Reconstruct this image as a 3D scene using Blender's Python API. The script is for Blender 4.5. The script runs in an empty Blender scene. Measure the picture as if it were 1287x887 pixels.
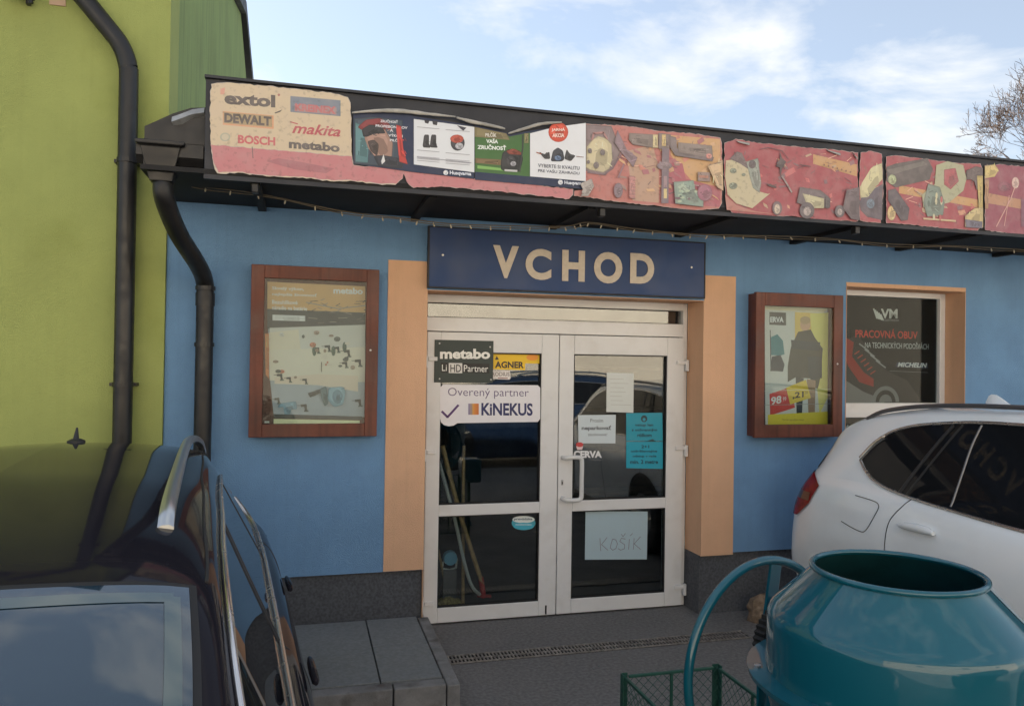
import bpy, math, random
import numpy as np
from mathutils import Vector, Matrix
random.seed(7); rnd = random.random
R = math.radians
S = bpy.context.scene
# ------------------------------------------------------------------ camera, sky, sun, exposure
YAW, PITCH, ROLL, FPX, CD, CH = 0.264006, 0.012268, 0.014959, 965.902, 5.2, 1.868
cf = Vector((math.sin(YAW)*math.cos(PITCH), math.cos(YAW)*math.cos(PITCH), math.sin(PITCH)))
cr = Vector((math.cos(YAW), -math.sin(YAW), 0)); cu = cr.cross(cf)
cr2 = cr*math.cos(ROLL) + cu*math.sin(ROLL); cu2 = -cr*math.sin(ROLL) + cu*math.cos(ROLL)
cam = bpy.data.objects.new('camera', bpy.data.cameras.new('camera')); S.collection.objects.link(cam); S.camera = cam
mw = Matrix.Identity(4)
for i in range(3): mw[i][0] = cr2[i]; mw[i][1] = cu2[i]; mw[i][2] = -cf[i]
mw[0][3], mw[1][3], mw[2][3] = 0, -CD, CH
cam.matrix_world = mw
cam.data.sensor_width = 36; cam.data.lens = 36*FPX/1287; cam.data.clip_start = .05; cam.data.clip_end = 3000
SUN_EL, SUN_AZ = 28, -34      # azimuth from +Y towards +X (the sun stands behind the shop)
w = bpy.data.worlds.new('World'); S.world = w; w.use_nodes = True
nt = w.node_tree; nt.nodes.clear()
def N(t, **k):
    n = nt.nodes.new(t)
    for a, b in k.items(): setattr(n, a, b)
    return n
L = lambda a, b: nt.links.new(a, b)
sky = N('ShaderNodeTexSky', sky_type='NISHITA', sun_disc=False, sun_elevation=R(SUN_EL), sun_rotation=R(SUN_AZ), air_density=1.0, dust_density=.3, ozone_density=1.0)
bg = N('ShaderNodeBackground'); bg.inputs[1].default_value = .062; L(sky.outputs[0], bg.inputs[0])
tc = N('ShaderNodeTexCoord'); mp = N('ShaderNodeMapping'); L(tc.outputs['Generated'], mp.inputs[0])
mp.inputs['Scale'].default_value = (1.1, 1.1, 2.6); mp.inputs['Location'].default_value = (1.7, 2.4, .9)
n1 = N('ShaderNodeTexNoise'); n1.inputs['Scale'].default_value = 3.2; n1.inputs['Detail'].default_value = 9; n1.inputs['Roughness'].default_value = .56; n1.inputs['Distortion'].default_value = .35
L(mp.outputs[0], n1.inputs[0])
rp = N('ShaderNodeValToRGB'); rp.color_ramp.elements[0].position = .49; rp.color_ramp.elements[1].position = .63
rp.color_ramp.elements[0].color = (.33,.33,.33,1); rp.color_ramp.elements[1].color = (1,1,1,1)
L(n1.outputs[0], rp.inputs[0])
cb = N('ShaderNodeBackground'); cb.inputs[0].default_value = (.93, .965, 1, 1); cb.inputs[1].default_value = .33
mx = N('ShaderNodeMixShader'); L(rp.outputs[0], mx.inputs[0]); L(bg.outputs[0], mx.inputs[1]); L(cb.outputs[0], mx.inputs[2])
wo = N('ShaderNodeOutputWorld'); L(mx.outputs[0], wo.inputs[0])
sd = bpy.data.lights.new('sun', 'SUN'); sd.energy = 5; sd.angle = R(.6); sd.color = (1, .93, .83)
so = bpy.data.objects.new('sun', sd); S.collection.objects.link(so)
sdir = Vector((math.sin(R(SUN_AZ))*math.cos(R(SUN_EL)), math.cos(R(SUN_AZ))*math.cos(R(SUN_EL)), math.sin(R(SUN_EL))))
so.rotation_euler = sdir.to_track_quat('Z', 'Y').to_euler()
S.view_settings.view_transform = 'Standard'; S.view_settings.look = 'None'; S.view_settings.exposure = 1.70; S.view_settings.gamma = 1

# ------------------------------------------------------------------ helpers
def ray(px, py): return cf + cr2*((px-643.5)/FPX) - cu2*((py-443.5)/FPX)
def at(px, py, Y):                      # point of the plane Y = const that a measured photo point lies on -> (X, Z)
    d = ray(px, py); t = (Y+CD)/d.y; return (d.x*t, CH+d.z*t)
def s2l(c): return tuple(((v/255)/12.92 if v/255 <= .04045 else ((v/255+.055)/1.055)**2.4) for v in c)
def A(r, g, b, k=1.0): return tuple(min(.9, v*k) for v in s2l((r, g, b)))
col = S.collection
def tag(o, label=None, cat=None, group=None, kind=None):
    if label: o['label'] = label
    if cat: o['category'] = cat
    if group: o['group'] = group
    if kind: o['kind'] = kind
    return o
def empty(name, loc, label, cat, group=None, rz=0):
    o = bpy.data.objects.new(name, None); col.objects.link(o); o.location = loc; o.rotation_euler = (0, 0, rz); o.empty_display_size = .1
    return tag(o, label, cat, group)
class MB:
    def __init__(s): s.v = []; s.f = []
    def box(s, x0, x1, y0, y1, z0, z1):
        n = len(s.v)
        s.v += [(x, y, z) for z in (z0, z1) for y in (y0, y1) for x in (x0, x1)]
        s.f += [tuple(n+i for i in q) for q in ((0,2,3,1),(4,5,7,6),(0,1,5,4),(2,6,7,3),(0,4,6,2),(1,3,7,5))]
        return s
    def quad(s, *p):
        n = len(s.v); s.v += [tuple(q) for q in p]; s.f.append(tuple(range(n, n+len(p)))); return s
    def prism(s, poly, fn0, fn1):       # poly 2D; fn maps 2D to front / back 3D
        n = len(s.v); k = len(poly)
        s.v += [tuple(fn0(*p)) for p in poly] + [tuple(fn1(*p)) for p in poly]
        s.f.append(tuple(range(n, n+k))); s.f.append(tuple(range(n+2*k-1, n+k-1, -1)))
        for i in range(k): j = (i+1) % k; s.f.append((n+i, n+k+i, n+k+j, n+j))
        return s
    def tube(s, pts, r, seg=10, caps=True, closed=False, flat=None):
        pts = [Vector(p) for p in pts]; k = len(pts); n = len(s.v)
        rr = r if isinstance(r, (list, tuple)) else [r]*k
        ref = Vector((0, 0, 1)); prev = None
        for i, p in enumerate(pts):
            if closed: t = pts[(i+1) % k]-pts[i-1]
            else: t = (pts[min(i+1, k-1)]-pts[max(i-1, 0)])
            t.normalize()
            if prev is None:
                a = t.cross(ref)
                if a.length < .1: a = t.cross(Vector((1, 0, 0)))
            else: a = prev - t*prev.dot(t)
            a.normalize(); prev = a; b = t.cross(a)
            for j in range(seg):
                th = 2*math.pi*j/seg; s.v.append(tuple(p+(a*math.cos(th)+b*math.sin(th))*rr[i]))
        m = k if closed else k-1
        for i in range(m):
            i2 = (i+1) % k
            for j in range(seg):
                j2 = (j+1) % seg; s.f.append((n+i*seg+j, n+i*seg+j2, n+i2*seg+j2, n+i2*seg+j))
        if caps and not closed:
            s.f.append(tuple(n+j for j in range(seg))[::-1]); s.f.append(tuple(n+(k-1)*seg+j for j in range(seg)))
        return s
    def lathe(s, prof, c=(0,0,0), seg=48, axis='z', closed=False):
        n = len(s.v); k = len(prof)
        for (r, z) in prof:
            for j in range(seg):
                th = 2*math.pi*j/seg; a, b = r*math.cos(th), r*math.sin(th)
                s.v.append({'z': (c[0]+a, c[1]+b, c[2]+z), 'y': (c[0]+a, c[1]+z, c[2]+b), 'x': (c[0]+z, c[1]+a, c[2]+b)}[axis])
        for i in range(k if closed else k-1):
            i2 = (i+1) % k
            for j in range(seg):
                j2 = (j+1) % seg; s.f.append((n+i*seg+j, n+i*seg+j2, n+i2*seg+j2, n+i2*seg+j))
        if not closed:
            s.f.append(tuple(n+j for j in range(seg))[::-1]); s.f.append(tuple(n+(k-1)*seg+j for j in range(seg)))
        return s
    def build(s, name, m, parent=None, smooth=False, bevel=0, loc=None, kind=None, subs=0, flip=False):
        me = bpy.data.meshes.new(name); me.from_pydata(s.v, [], s.f); me.update()
        import bmesh
        bm = bmesh.new(); bm.from_mesh(me)
        bmesh.ops.recalc_face_normals(bm, faces=bm.faces)
        bm.to_mesh(me); bm.free()
        if m: me.materials.append(m)
        if smooth:
            me.shade_smooth()
            if hasattr(me, 'set_sharp_from_angle'): me.set_sharp_from_angle(angle=R(38))
        o = bpy.data.objects.new(name, me); col.objects.link(o)
        if loc: o.location = loc
        if parent: o.parent = parent
        if bevel:
            b = o.modifiers.new('bevel', 'BEVEL'); b.width = bevel; b.segments = 2; b.limit_method = 'ANGLE'
        if kind: o['kind'] = kind
        return o
# ------------------------------------------------------------------ materials
def mat(name, c, rough=.6, metal=0, var=0, vs=8, bump=0, bs=200, coat=0, spec=.5, streak=None, dirt=None, rv=0, coords='Object'):
    m = bpy.data.materials.new(name); m.use_nodes = True; t = m.node_tree; b = t.nodes['Principled BSDF']
    b.inputs['Base Color'].default_value = (*c, 1); b.inputs['Roughness'].default_value = rough; b.inputs['Metallic'].default_value = metal
    b.inputs['Coat Weight'].default_value = coat; b.inputs['Coat Roughness'].default_value = .03; b.inputs['Specular IOR Level'].default_value = spec
    tc = t.nodes.new('ShaderNodeTexCoord'); out = tc.outputs[coords]
    last = None
    def noise(sc, det=5, scale=None):
        n = t.nodes.new('ShaderNodeTexNoise'); n.inputs['Scale'].default_value = sc; n.inputs['Detail'].default_value = det
        if scale:
            mp = t.nodes.new('ShaderNodeMapping'); mp.inputs['Scale'].default_value = scale; t.links.new(out, mp.inputs[0]); t.links.new(mp.outputs[0], n.inputs[0])
        else: t.links.new(out, n.inputs[0])
        return n
    def mix(fac, cA, cB, amt=1):
        x = t.nodes.new('ShaderNodeMix'); x.data_type = 'RGBA'
        if hasattr(cA, 'links'): t.links.new(cA, x.inputs[6])
        else: x.inputs[6].default_value = (*cA, 1)
        x.inputs[7].default_value = (*cB, 1)
        t.links.new(fac, x.inputs[0]); return x.outputs[2]
    def ramp(src, a, b_, v0=0, v1=1):
        r = t.nodes.new('ShaderNodeMapRange'); r.inputs[1].default_value = a; r.inputs[2].default_value = b_; r.inputs[3].default_value = v0; r.inputs[4].default_value = v1
        t.links.new(src, r.inputs[0]); return r.outputs[0]
    cur = c
    if var:
        n = noise(vs, 8); cur = mix(ramp(n.outputs[0], .35, .65), tuple(v*(1-var) for v in c), tuple(min(1, v*(1+var)) for v in c))
        n = noise(vs*9, 4); cur = mix(ramp(n.outputs[0], .45, .8, 0, var*1.2), cur, tuple(v*.55 for v in c))
    if streak:
        n = noise(3, 6, (9, 9, .35)); cur = mix(ramp(n.outputs[0], .5, .75, 0, streak[1]), cur, streak[0])
    if dirt:    # dirt = (colour, amount, scale)
        n = noise(dirt[2], 10); cur = mix(ramp(n.outputs[0], .52, .7, 0, dirt[1]), cur, dirt[0])
    if cur is not c: t.links.new(cur, b.inputs['Base Color'])
    if rv:
        n = noise(vs*2, 6); t.links.new(ramp(n.outputs[0], .35, .65, rough, min(1, rough+rv)), b.inputs['Roughness'])
    if bump:
        n = noise(bs, 3); bp = t.nodes.new('ShaderNodeBump'); bp.inputs['Strength'].default_value = bump; bp.inputs['Distance'].default_value = .01
        t.links.new(n.outputs[0], bp.inputs['Height']); t.links.new(bp.outputs[0], b.inputs['Normal'])
    return m
M = {}
M['blue'] = mat('blue_render', (.165,.315,.52), .9, var=.07, vs=2.2, bump=.6, bs=150, streak=((.11,.20,.34), .16), dirt=((.13,.24,.42), .35, 2.1))
M['orange'] = mat('orange_render', (.74,.45,.28), .9, var=.04, vs=3, bump=.5, bs=150, streak=((.45,.28,.18), .14), dirt=((.42,.26,.17), .25, 3))
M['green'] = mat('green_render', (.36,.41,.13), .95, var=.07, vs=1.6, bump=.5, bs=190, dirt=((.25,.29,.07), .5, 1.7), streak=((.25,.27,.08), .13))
M['green_side'] = mat('shaded_green_render', (.26,.34,.12), .95, var=.08, vs=1.6, bump=.4, bs=190, streak=((.13,.17,.08), .7))  # shade of the side face put into the green; streaks are its own
M['plinth'] = mat('grey_granular_plinth', (.105,.11,.122), .85, var=.25, vs=60, bump=.8, bs=330)
M['fascia'] = mat('dark_metal_fascia', (.035,.036,.042), .55, var=.2, vs=5, rv=.2)
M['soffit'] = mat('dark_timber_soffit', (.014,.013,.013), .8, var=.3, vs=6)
M['gutter'] = mat('dark_brown_gutter_metal', (.015,.0145,.015), .32, var=.2, vs=8, rv=.2)
M['pvc'] = mat('white_window_plastic', (.78,.775,.765), .35, var=.02, vs=4, dirt=((.5,.46,.41), .18, 7), rv=.15)
M['rubber'] = mat('black_rubber', (.012,.012,.013), .7)
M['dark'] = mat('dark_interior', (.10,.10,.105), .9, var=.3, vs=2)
M['shelf'] = mat('dim_interior_shelf', (.16,.14,.12), .8, var=.3, vs=9)
M['wood'] = mat('red_brown_wood', (.14,.042,.024), .42, var=.3, vs=3, streak=((.045,.014,.01), .7), rv=.2, bump=.15, bs=60)
M['woodR'] = M['wood']
M['navy'] = mat('dark_blue_sign_board', (.022,.055,.16), .45, var=.1, vs=2, rv=.2)
M['letter'] = mat('cream_letters', (.62,.54,.44), .5, var=.06, vs=30)
M['screw'] = mat('screw_steel', (.5,.5,.5), .35, .9)
M['asphalt'] = mat('asphalt', (.18,.174,.17), .85, var=.22, vs=45, bump=1.0, bs=110, dirt=((.24,.23,.22), .3, 1.3))
M['slab'] = mat('grey_paving_slab', (.22,.23,.23), .9, var=.12, vs=50, bump=.6, bs=260, dirt=((.19,.20,.20), .25, 3))
M['kerb'] = mat('grey_kerb_concrete', (.23,.225,.22), .9, var=.2, vs=9, bump=.6, bs=180, dirt=((.07,.055,.045), .7, 7))
M['stone'] = mat('broken_brown_concrete', (.22,.16,.11), .95, var=.35, vs=22, bump=.9, bs=90)
M['grate'] = mat('galvanised_grate', (.34,.32,.30), .5, .6, var=.35, vs=30)
M['gratehole'] = mat('drain_channel_shadow', (.012,.011,.01), .9)
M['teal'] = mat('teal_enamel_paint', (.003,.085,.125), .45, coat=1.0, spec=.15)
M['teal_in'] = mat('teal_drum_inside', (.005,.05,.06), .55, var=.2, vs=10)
M['crate'] = mat('dark_green_crate_paint', (.012,.075,.055), .4, var=.15, vs=18, rv=.2)
M['tyre'] = mat('black_tyre', (.015,.015,.016), .8, bump=.3, bs=90)
M['rim'] = mat('alloy_rim', (.45,.46,.47), .3, .85)
M['white_paint'] = mat('white_car_paint', (.84,.88,.90), .34, coat=1.0, dirt=((.6,.6,.58), .2, 2.5))
M['dark_paint'] = mat('near_black_car_paint', (.016,.015,.020), .05, spec=.5)
M['dark_paint'].node_tree.nodes['Principled BSDF'].inputs['IOR'].default_value = 1.13
M['tint'] = mat('tinted_car_glass', (.010,.011,.013), .02, spec=.45)
M['tint'].node_tree.nodes['Principled BSDF'].inputs['IOR'].default_value = 1.3
M['glassblue'] = mat('dark_windscreen_glass', (.010,.032,.052), .03, spec=.9, coat=.5)
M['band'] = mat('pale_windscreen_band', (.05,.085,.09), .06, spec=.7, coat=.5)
M['chrome'] = mat('brushed_chrome', (.62,.60,.58), .18, .95, rv=.1)
M['rail_steel'] = mat('satin_roof_rail', (.50,.52,.53), .28, .9)
M['rail_grey'] = mat('grey_roof_rail', (.20,.20,.21), .35, .8)
M['plastic'] = mat('black_trim_plastic', (.018,.018,.02), .5)
M['red_lamp'] = mat('red_lamp_lens', (.22,.004,.008), .25, coat=.2, spec=.2, var=.3, vs=20)
M['red_dark'] = mat('dark_red_lamp_lens', (.06,.004,.006), .1, coat=.8)
M['lamp_clear'] = mat('clear_headlamp_lens', (.55,.57,.6), .08, coat=1)
M['bark'] = mat('grey_brown_bark', (.105,.07,.05), .9, var=.2, vs=6)
M['beige'] = mat('beige_sunlit_render', (.62,.54,.43), .9, var=.06, vs=1)
M['wire'] = mat('clear_yellowed_cable', (.16,.13,.09), .6)
M['bulb'] = mat('small_frosted_bulb', (.6,.52,.38), .3)
M['flash'] = mat('bent_pale_flashing', (.36,.37,.38), .45, .3, var=.2, vs=12)
M['vinyl_back'] = mat('curled_banner_backside', (.40,.38,.34), .7, var=.2, vs=12)
M['handle_wood'] = mat('tool_handle_wood', (.42,.28,.13), .6, var=.2, vs=20)
M['pale_grey'] = mat('pale_grey_plastic', (.50,.52,.50), .5)
M['red'] = mat('red_painted_metal', (.45,.03,.03), .5)
M['bluemetal'] = mat('light_blue_plastic', (.16,.42,.62), .4)
M['straw'] = mat('straw_bristles', (.36,.28,.10), .9, var=.4, vs=60)
M['yellow'] = mat('yellow_sheet', (.62,.48,.02), .5)
M['paper'] = mat('paper_sheet', (.62,.66,.66), .8, var=.03, vs=6)
def glassmat(name, tint=(.9,.95,.95), refl=1.45, thin=.92):
    m = bpy.data.materials.new(name); m.use_nodes = True; t = m.node_tree; t.nodes.clear()
    o = t.nodes.new('ShaderNodeOutputMaterial'); tr = t.nodes.new('ShaderNodeBsdfTransparent'); tr.inputs[0].default_value = (*[v*thin for v in tint], 1)
    g = t.nodes.new('ShaderNodeBsdfGlossy'); g.inputs['Roughness'].default_value = .004; fr = t.nodes.new('ShaderNodeFresnel'); 
    ge = t.nodes.new('ShaderNodeNewGeometry'); mr_ = t.nodes.new('ShaderNodeMapRange'); mr_.inputs[3].default_value = refl; mr_.inputs[4].default_value = 1/refl
    t.links.new(ge.outputs['Backfacing'], mr_.inputs[0]); t.links.new(mr_.outputs[0], fr.inputs[0])
    mx = t.nodes.new('ShaderNodeMixShader'); t.links.new(fr.outputs[0], mx.inputs[0]); t.links.new(tr.outputs[0], mx.inputs[1]); t.links.new(g.outputs[0], mx.inputs[2]); t.links.new(mx.outputs[0], o.inputs[0])
    return m
M['glass'] = glassmat('door_glass', refl=2.0)
M['foil'] = glassmat('mirror_film_transom', refl=2.35)
M['win_glass'] = glassmat('window_glass', refl=1.25)
M['case_glass'] = glassmat('display_case_glass', refl=1.38)
def printmat(name, rough=.6, fade=.10, spots=0, base=0):
    m = bpy.data.materials.new(name); m.use_nodes = True; t = m.node_tree; b = t.nodes['Principled BSDF']; b.inputs['Roughness'].default_value = rough
    a = t.nodes.new('ShaderNodeAttribute'); a.attribute_name = 'Col'
    tc = t.nodes.new('ShaderNodeTexCoord'); n = t.nodes.new('ShaderNodeTexNoise'); n.inputs['Scale'].default_value = 14; n.inputs['Detail'].default_value = 9; t.links.new(tc.outputs['Object'], n.inputs[0])
    r = t.nodes.new('ShaderNodeMapRange'); r.inputs[1].default_value = .42; r.inputs[2].default_value = .68; r.inputs[3].default_value = base; r.inputs[4].default_value = max(fade, base); t.links.new(n.outputs[0], r.inputs[0])
    x = t.nodes.new('ShaderNodeMix'); x.data_type = 'RGBA'; t.links.new(r.outputs[0], x.inputs[0]); t.links.new(a.outputs['Color'], x.inputs[6]); x.inputs[7].default_value = (.56,.46,.43,1) if base else (.34,.31,.28,1)
    c = x.outputs[2]
    if spots:
        n2 = t.nodes.new('ShaderNodeTexNoise'); n2.inputs['Scale'].default_value = 40; n2.inputs['Detail'].default_value = 6; t.links.new(tc.outputs['Object'], n2.inputs[0])
        r2 = t.nodes.new('ShaderNodeMapRange'); r2.inputs[1].default_value = .56; r2.inputs[2].default_value = .72; r2.inputs[3].default_value = 0; r2.inputs[4].default_value = spots; t.links.new(n2.outputs[0], r2.inputs[0])
        x2 = t.nodes.new('ShaderNodeMix'); x2.data_type = 'RGBA'; t.links.new(r2.outputs[0], x2.inputs[0]); t.links.new(c, x2.inputs[6]); x2.inputs[7].default_value = (.12,.10,.09,1); c = x2.outputs[2]
    t.links.new(c, b.inputs['Base Color'])
    return m
M['print'] = printmat('printed_sheet', .45, .05)
M['banner'] = printmat('weathered_banner_print', .6, .32, .30, base=.19)
M['film'] = printmat('dark_window_film_print', .9, .0)
M['film'].node_tree.nodes['Principled BSDF'].inputs['Specular IOR Level'].default_value = .1
# ------------------------------------------------------------------ lettering and flat print
_tc = {}
def glyphs(body, bold=0, shear=0, serif=False):
    key = (body, bold, shear)
    if key in _tc: return _tc[key]
    cu = bpy.data.curves.new('lettering', 'FONT'); cu.body = body; cu.size = 1; cu.offset = bold; cu.shear = shear; cu.resolution_u = 6 if len(body) == 1 else 3
    o = bpy.data.objects.new('lettering', cu); col.objects.link(o)
    dg = bpy.context.evaluated_depsgraph_get(); me = bpy.data.meshes.new_from_object(o.evaluated_get(dg))
    v = [(p.co.x, p.co.y) for p in me.vertices]; f = [tuple(p.vertices) for p in me.polygons]
    bpy.data.objects.remove(o); bpy.data.curves.remove(cu); bpy.data.meshes.remove(me)
    x0 = min(p[0] for p in v); x1 = max(p[0] for p in v); y0 = min(p[1] for p in v); y1 = max(p[1] for p in v)
    v = [((x-x0)/(x1-x0), (y-y0)/(y1-y0)) for x, y in v]
    _tc[key] = (v, f); return _tc[key]
class Print:
    """flat print on a plane Y = const facing -Y; points given as photo points (px=True) or metres"""
    def __init__(s, Y, px=True, step=.00005):
        s.Y = Y; s.px = px; s.v = []; s.f = []; s.c = []; s.k = 0; s.step = step; s.detail = 0; s.rng = random.Random(5)
    def P(s, x, y): return at(x, y, s.Y) if s.px else (x, y)
    def raw(s, pts, faces, c):
        s.k += 1; n = len(s.v); y = s.Y - s.k*s.step
        s.v += [(p[0], y, p[1]) for p in pts]
        for f in faces: s.f.append(tuple(n+i for i in f)); s.c.append(c)
        return s
    def poly(s, pts, c, jag=0):
        q = [s.P(*p) for p in pts]
        if s.detail and s.detail < 9 and not jag and 5 <= len(q) < 18 and max(max(p[0] for p in q)-min(p[0] for p in q), max(p[1] for p in q)-min(p[1] for p in q)) < .21:
            for _ in range(2):
                o_ = []
                for i in range(len(q)):
                    a = q[i]; b = q[(i+1) % len(q)]; o_ += [(.87*a[0]+.13*b[0], .87*a[1]+.13*b[1]), (.13*a[0]+.87*b[0], .13*a[1]+.87*b[1])]
                q = o_
        from mathutils.geometry import tessellate_polygon
        if jag:
            o = []
            for i in range(len(q)):
                a = q[i]; b = q[(i+1) % len(q)]; d = math.dist(a, b); m = max(1, int(d/.02))
                for j in range(m):
                    t = j/m; e = jag if j else 0
                    o.append((a[0]+(b[0]-a[0])*t+(rnd()-.5)*e, a[1]+(b[1]-a[1])*t+(rnd()-.5)*e))
            q = o
            cx = sum(p[0] for p in q)/len(q); cy = sum(p[1] for p in q)/len(q)
            if c is not pink or len(pts) > 8:
                e_ = [(p[0]+math.copysign(rnd()*.0035, p[0]-cx), p[1]+math.copysign(rnd()*.0035, p[1]-cy)) for p in q]
                s.raw(e_, tessellate_polygon([[Vector((a, b, 0)) for a, b in e_]]), (.50,.45,.41))
        from mathutils.geometry import tessellate_polygon
        if s.detail and not jag and len(q) > 3:
            w_ = max(p[0] for p in q)-min(p[0] for p in q); h_ = max(p[1] for p in q)-min(p[1] for p in q)
            if .025 < min(w_, h_) and max(w_, h_) < .30:
                cx = sum(p[0] for p in q)/len(q); cy = sum(p[1] for p in q)/len(q); g_ = s.rng
                def sc_(k, dx=0, dy=0, j=0): return [(cx+(p[0]-cx)*k+dx+g_.uniform(-j, j), cy+(p[1]-cy)*k+dy+g_.uniform(-j, j)) for p in q]
                def dr_(pts, cc): s.raw(pts, tessellate_polygon([[Vector((a, b, 0)) for a, b in pts]]), cc)
                m_ = lambda k, a=0: tuple(min(.8, max(0, v*k+a)) for v in c)
                dr_(sc_(1.04), m_(.62)); dr_(q, c); dr_(sc_(.78, -.05*w_, .07*h_, .004), m_(1.18, .01)); dr_(sc_(.5, .08*w_, -.08*h_, .006), m_(.72))
                for _ in range(int(s.detail)):
                    a_ = (cx+g_.uniform(-.36, .36)*w_, cy+g_.uniform(-.36, .36)*h_); l_ = g_.uniform(.08, .25); th = g_.choice([0, .3, 1.4, -.5])
                    e_ = (a_[0]+l_*w_*math.cos(th), a_[1]+l_*h_*math.sin(th)); t_ = g_.uniform(.002, .005)
                    s.raw([a_, e_, (e_[0]-t_*math.sin(th), e_[1]+t_), (a_[0]-t_*math.sin(th), a_[1]+t_)], [(0,1,2,3)], m_(g_.choice([.35, .5, 1.5, 1.8]), g_.choice([0, .03])))
                return s
        return s.raw(q, tessellate_polygon([[Vector((a, b, 0)) for a, b in q]]), c)
    def rect(s, x0, y0, x1, y1, c, slope=0, jag=0):     # slope in photo px per px
        return s.poly([(x0, y0), (x1, y0+slope*(x1-x0)), (x1, y1+slope*(x1-x0)), (x0, y1)], c, jag)
    def ell(s, x, y, a, b, c, n=20, rot=0, a0=0, a1=360):
        p = []
        for i in range(n):
            th = R(a0+(a1-a0)*i/(n if a1-a0 == 360 else n-1)); u, v = a*math.cos(th), b*math.sin(th)
            p.append((x+u*math.cos(rot)-v*math.sin(rot), y+u*math.sin(rot)+v*math.cos(rot)))
        return s.poly(p, c)
    def line(s, pts, wd, c):
        q = [Vector(s.P(*p)) for p in pts]; v = []; f = []
        for i in range(len(q)-1):
            d = (q[i+1]-q[i]).normalized(); n = Vector((-d.y, d.x))*wd/2; k = len(v)
            v += [tuple(q[i]+n-d*wd*.2), tuple(q[i+1]+n+d*wd*.2), tuple(q[i+1]-n+d*wd*.2), tuple(q[i]-n-d*wd*.2)]; f.append((k, k+1, k+2, k+3))
        return s.raw(v, f, c)
    def text(s, body, x0, y0, x1, y1, c, slope=0, bold=.0, shear=0, sqz=None):
        v, f = glyphs(body, bold, shear)
        a = s.P(x0, y0); b = s.P(x1, y0+slope*(x1-x0)); d = s.P(x0, y1)
        pts = [(d[0]+(b[0]-a[0])*u+(a[0]-d[0])*t, d[1]+(b[1]-a[1])*u+(a[1]-d[1])*t) for u, t in v]
        return s.raw(pts, f, c)
    def build(s, name, m, parent=None, ox=(0,0,0)):
        me = bpy.data.meshes.new(name); me.from_pydata([(a-ox[0], b-ox[1], c-ox[2]) for a, b, c in s.v], [], s.f)
        at_ = me.color_attributes.new('Col', 'FLOAT_COLOR', 'CORNER'); buf = []
        for p, c in zip(me.polygons, s.c): buf += [*c, 1.0]*p.loop_total
        at_.data.foreach_set('color', buf); me.materials.append(m); me.update()
        # all faces look towards -Y
        import bmesh
        bm = bmesh.new(); bm.from_mesh(me)
        for fc in bm.faces:
            if fc.normal.y > 0: fc.normal_flip()
        bm.to_mesh(me); bm.free()
        o = bpy.data.objects.new(name, me); col.objects.link(o)
        if parent: o.parent = parent
        return o
def sheet(name, pr, label, cat, th=.002, group=None, m=None, outline=None):
    """a printed sheet: pr.v of first layer gives its outline; adds a thin body behind"""
    o = pr.build(name, m or M['print']); return tag(o, label, cat, group)
def smooth(pts, n=6):
    """Catmull-Rom through points (tuples of any length)"""
    P = [Vector(p) for p in pts]; out = []
    for i in range(len(P)-1):
        p0 = P[max(i-1, 0)]; p1 = P[i]; p2 = P[i+1]; p3 = P[min(i+2, len(P)-1)]
        for j in range(n):
            t = j/n; out.append(.5*((2*p1)+(-p0+p2)*t+(2*p0-5*p1+4*p2-p3)*t*t+(-p0+3*p1-3*p2+p3)*t**3))
    out.append(P[-1]); return out
# ------------------------------------------------------------------ ground
g = MB(); g.quad((-600,-600,0),(600,-600,0),(600,600,0),(-600,600,0)).build('ground', M['asphalt'], kind='structure')
g = MB(); g.quad((-30,-40,.004),(40,-40,.004),(40,-7.2,.004),(-30,-7.2,.004)).build('bounce_yard', mat('bounce_yard_concrete', (.25,.25,.25), .9, var=.12, vs=.6, bump=.3), kind='structure')  # unseen pale yard sheet, added to bounce light onto the shop front
pl = empty('pavement', (.35, -.55, 0), None, None); pl['kind'] = 'structure'; pl['label'] = 'raised grey paved landing with kerb left of the shop door'
def lb(x0, x1, y0, y1, z0, z1, name, m, parent, bev=0, **k):
    lx, ly, lz = parent.location if parent else (0,0,0)
    b = MB(); b.box(x0-lx, x1-lx, y0-ly, y1-ly, z0-lz, z1-lz); return b.build(name, m, parent, bevel=bev, **k)
lb(-.73, .755, -1.045, -.005, 0, .10, 'foundation', M['kerb'], pl)
xs = [-.735, -.16, .425, .762]
for i in range(3):
    ys = [-1.04, -.52, -.012] if i != 1 else [-1.04, -.60, -.012]
    for j in range(2):
        b = lb(xs[i]+.004, xs[i+1]-.004, ys[j]+.005, ys[j+1]-.005, .10, .150+random.uniform(-.003, .003), 'paving_slab', M['slab'], pl, .003)
for x0, x1 in ((-.75, -.05), (-.042, .480), (.488, .764)):
    lb(x0, x1, -1.13, -1.046, 0.001, .147+random.uniform(-.002, .002), 'kerb_stone', M['kerb'], pl, .006)
for y0, y1 in ((-1.13, -.56), (-.554, -.01)):
    lb(.770, .842, y0, y1, 0.001, .140, 'kerb_stone', M['kerb'], pl, .008)
# drain channel with its grate
dc = empty('drain_channel', (1.92, -.45, 0), 'slotted metal drain grate set across the asphalt before the door', 'drain')
lb(.87, 3.0, -.515, -.385, .0005, .003, 'channel', M['gratehole'], dc)
for y in (-.515, -.391): lb(.87, 3.0, y, y+.006, .001, .011, 'edge_rail', M['grate'], dc)
gb = MB()
for i in range(88): x = .88+i*.024; gb.box(x-1.92, x+.009-1.92, -.063, .057, .003, .010)
gb.box(-1.05, 1.08, -.006, .004, .0032, .0095)
gb.build('grate_bars', M['grate'], dc, kind='stuff')
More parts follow.
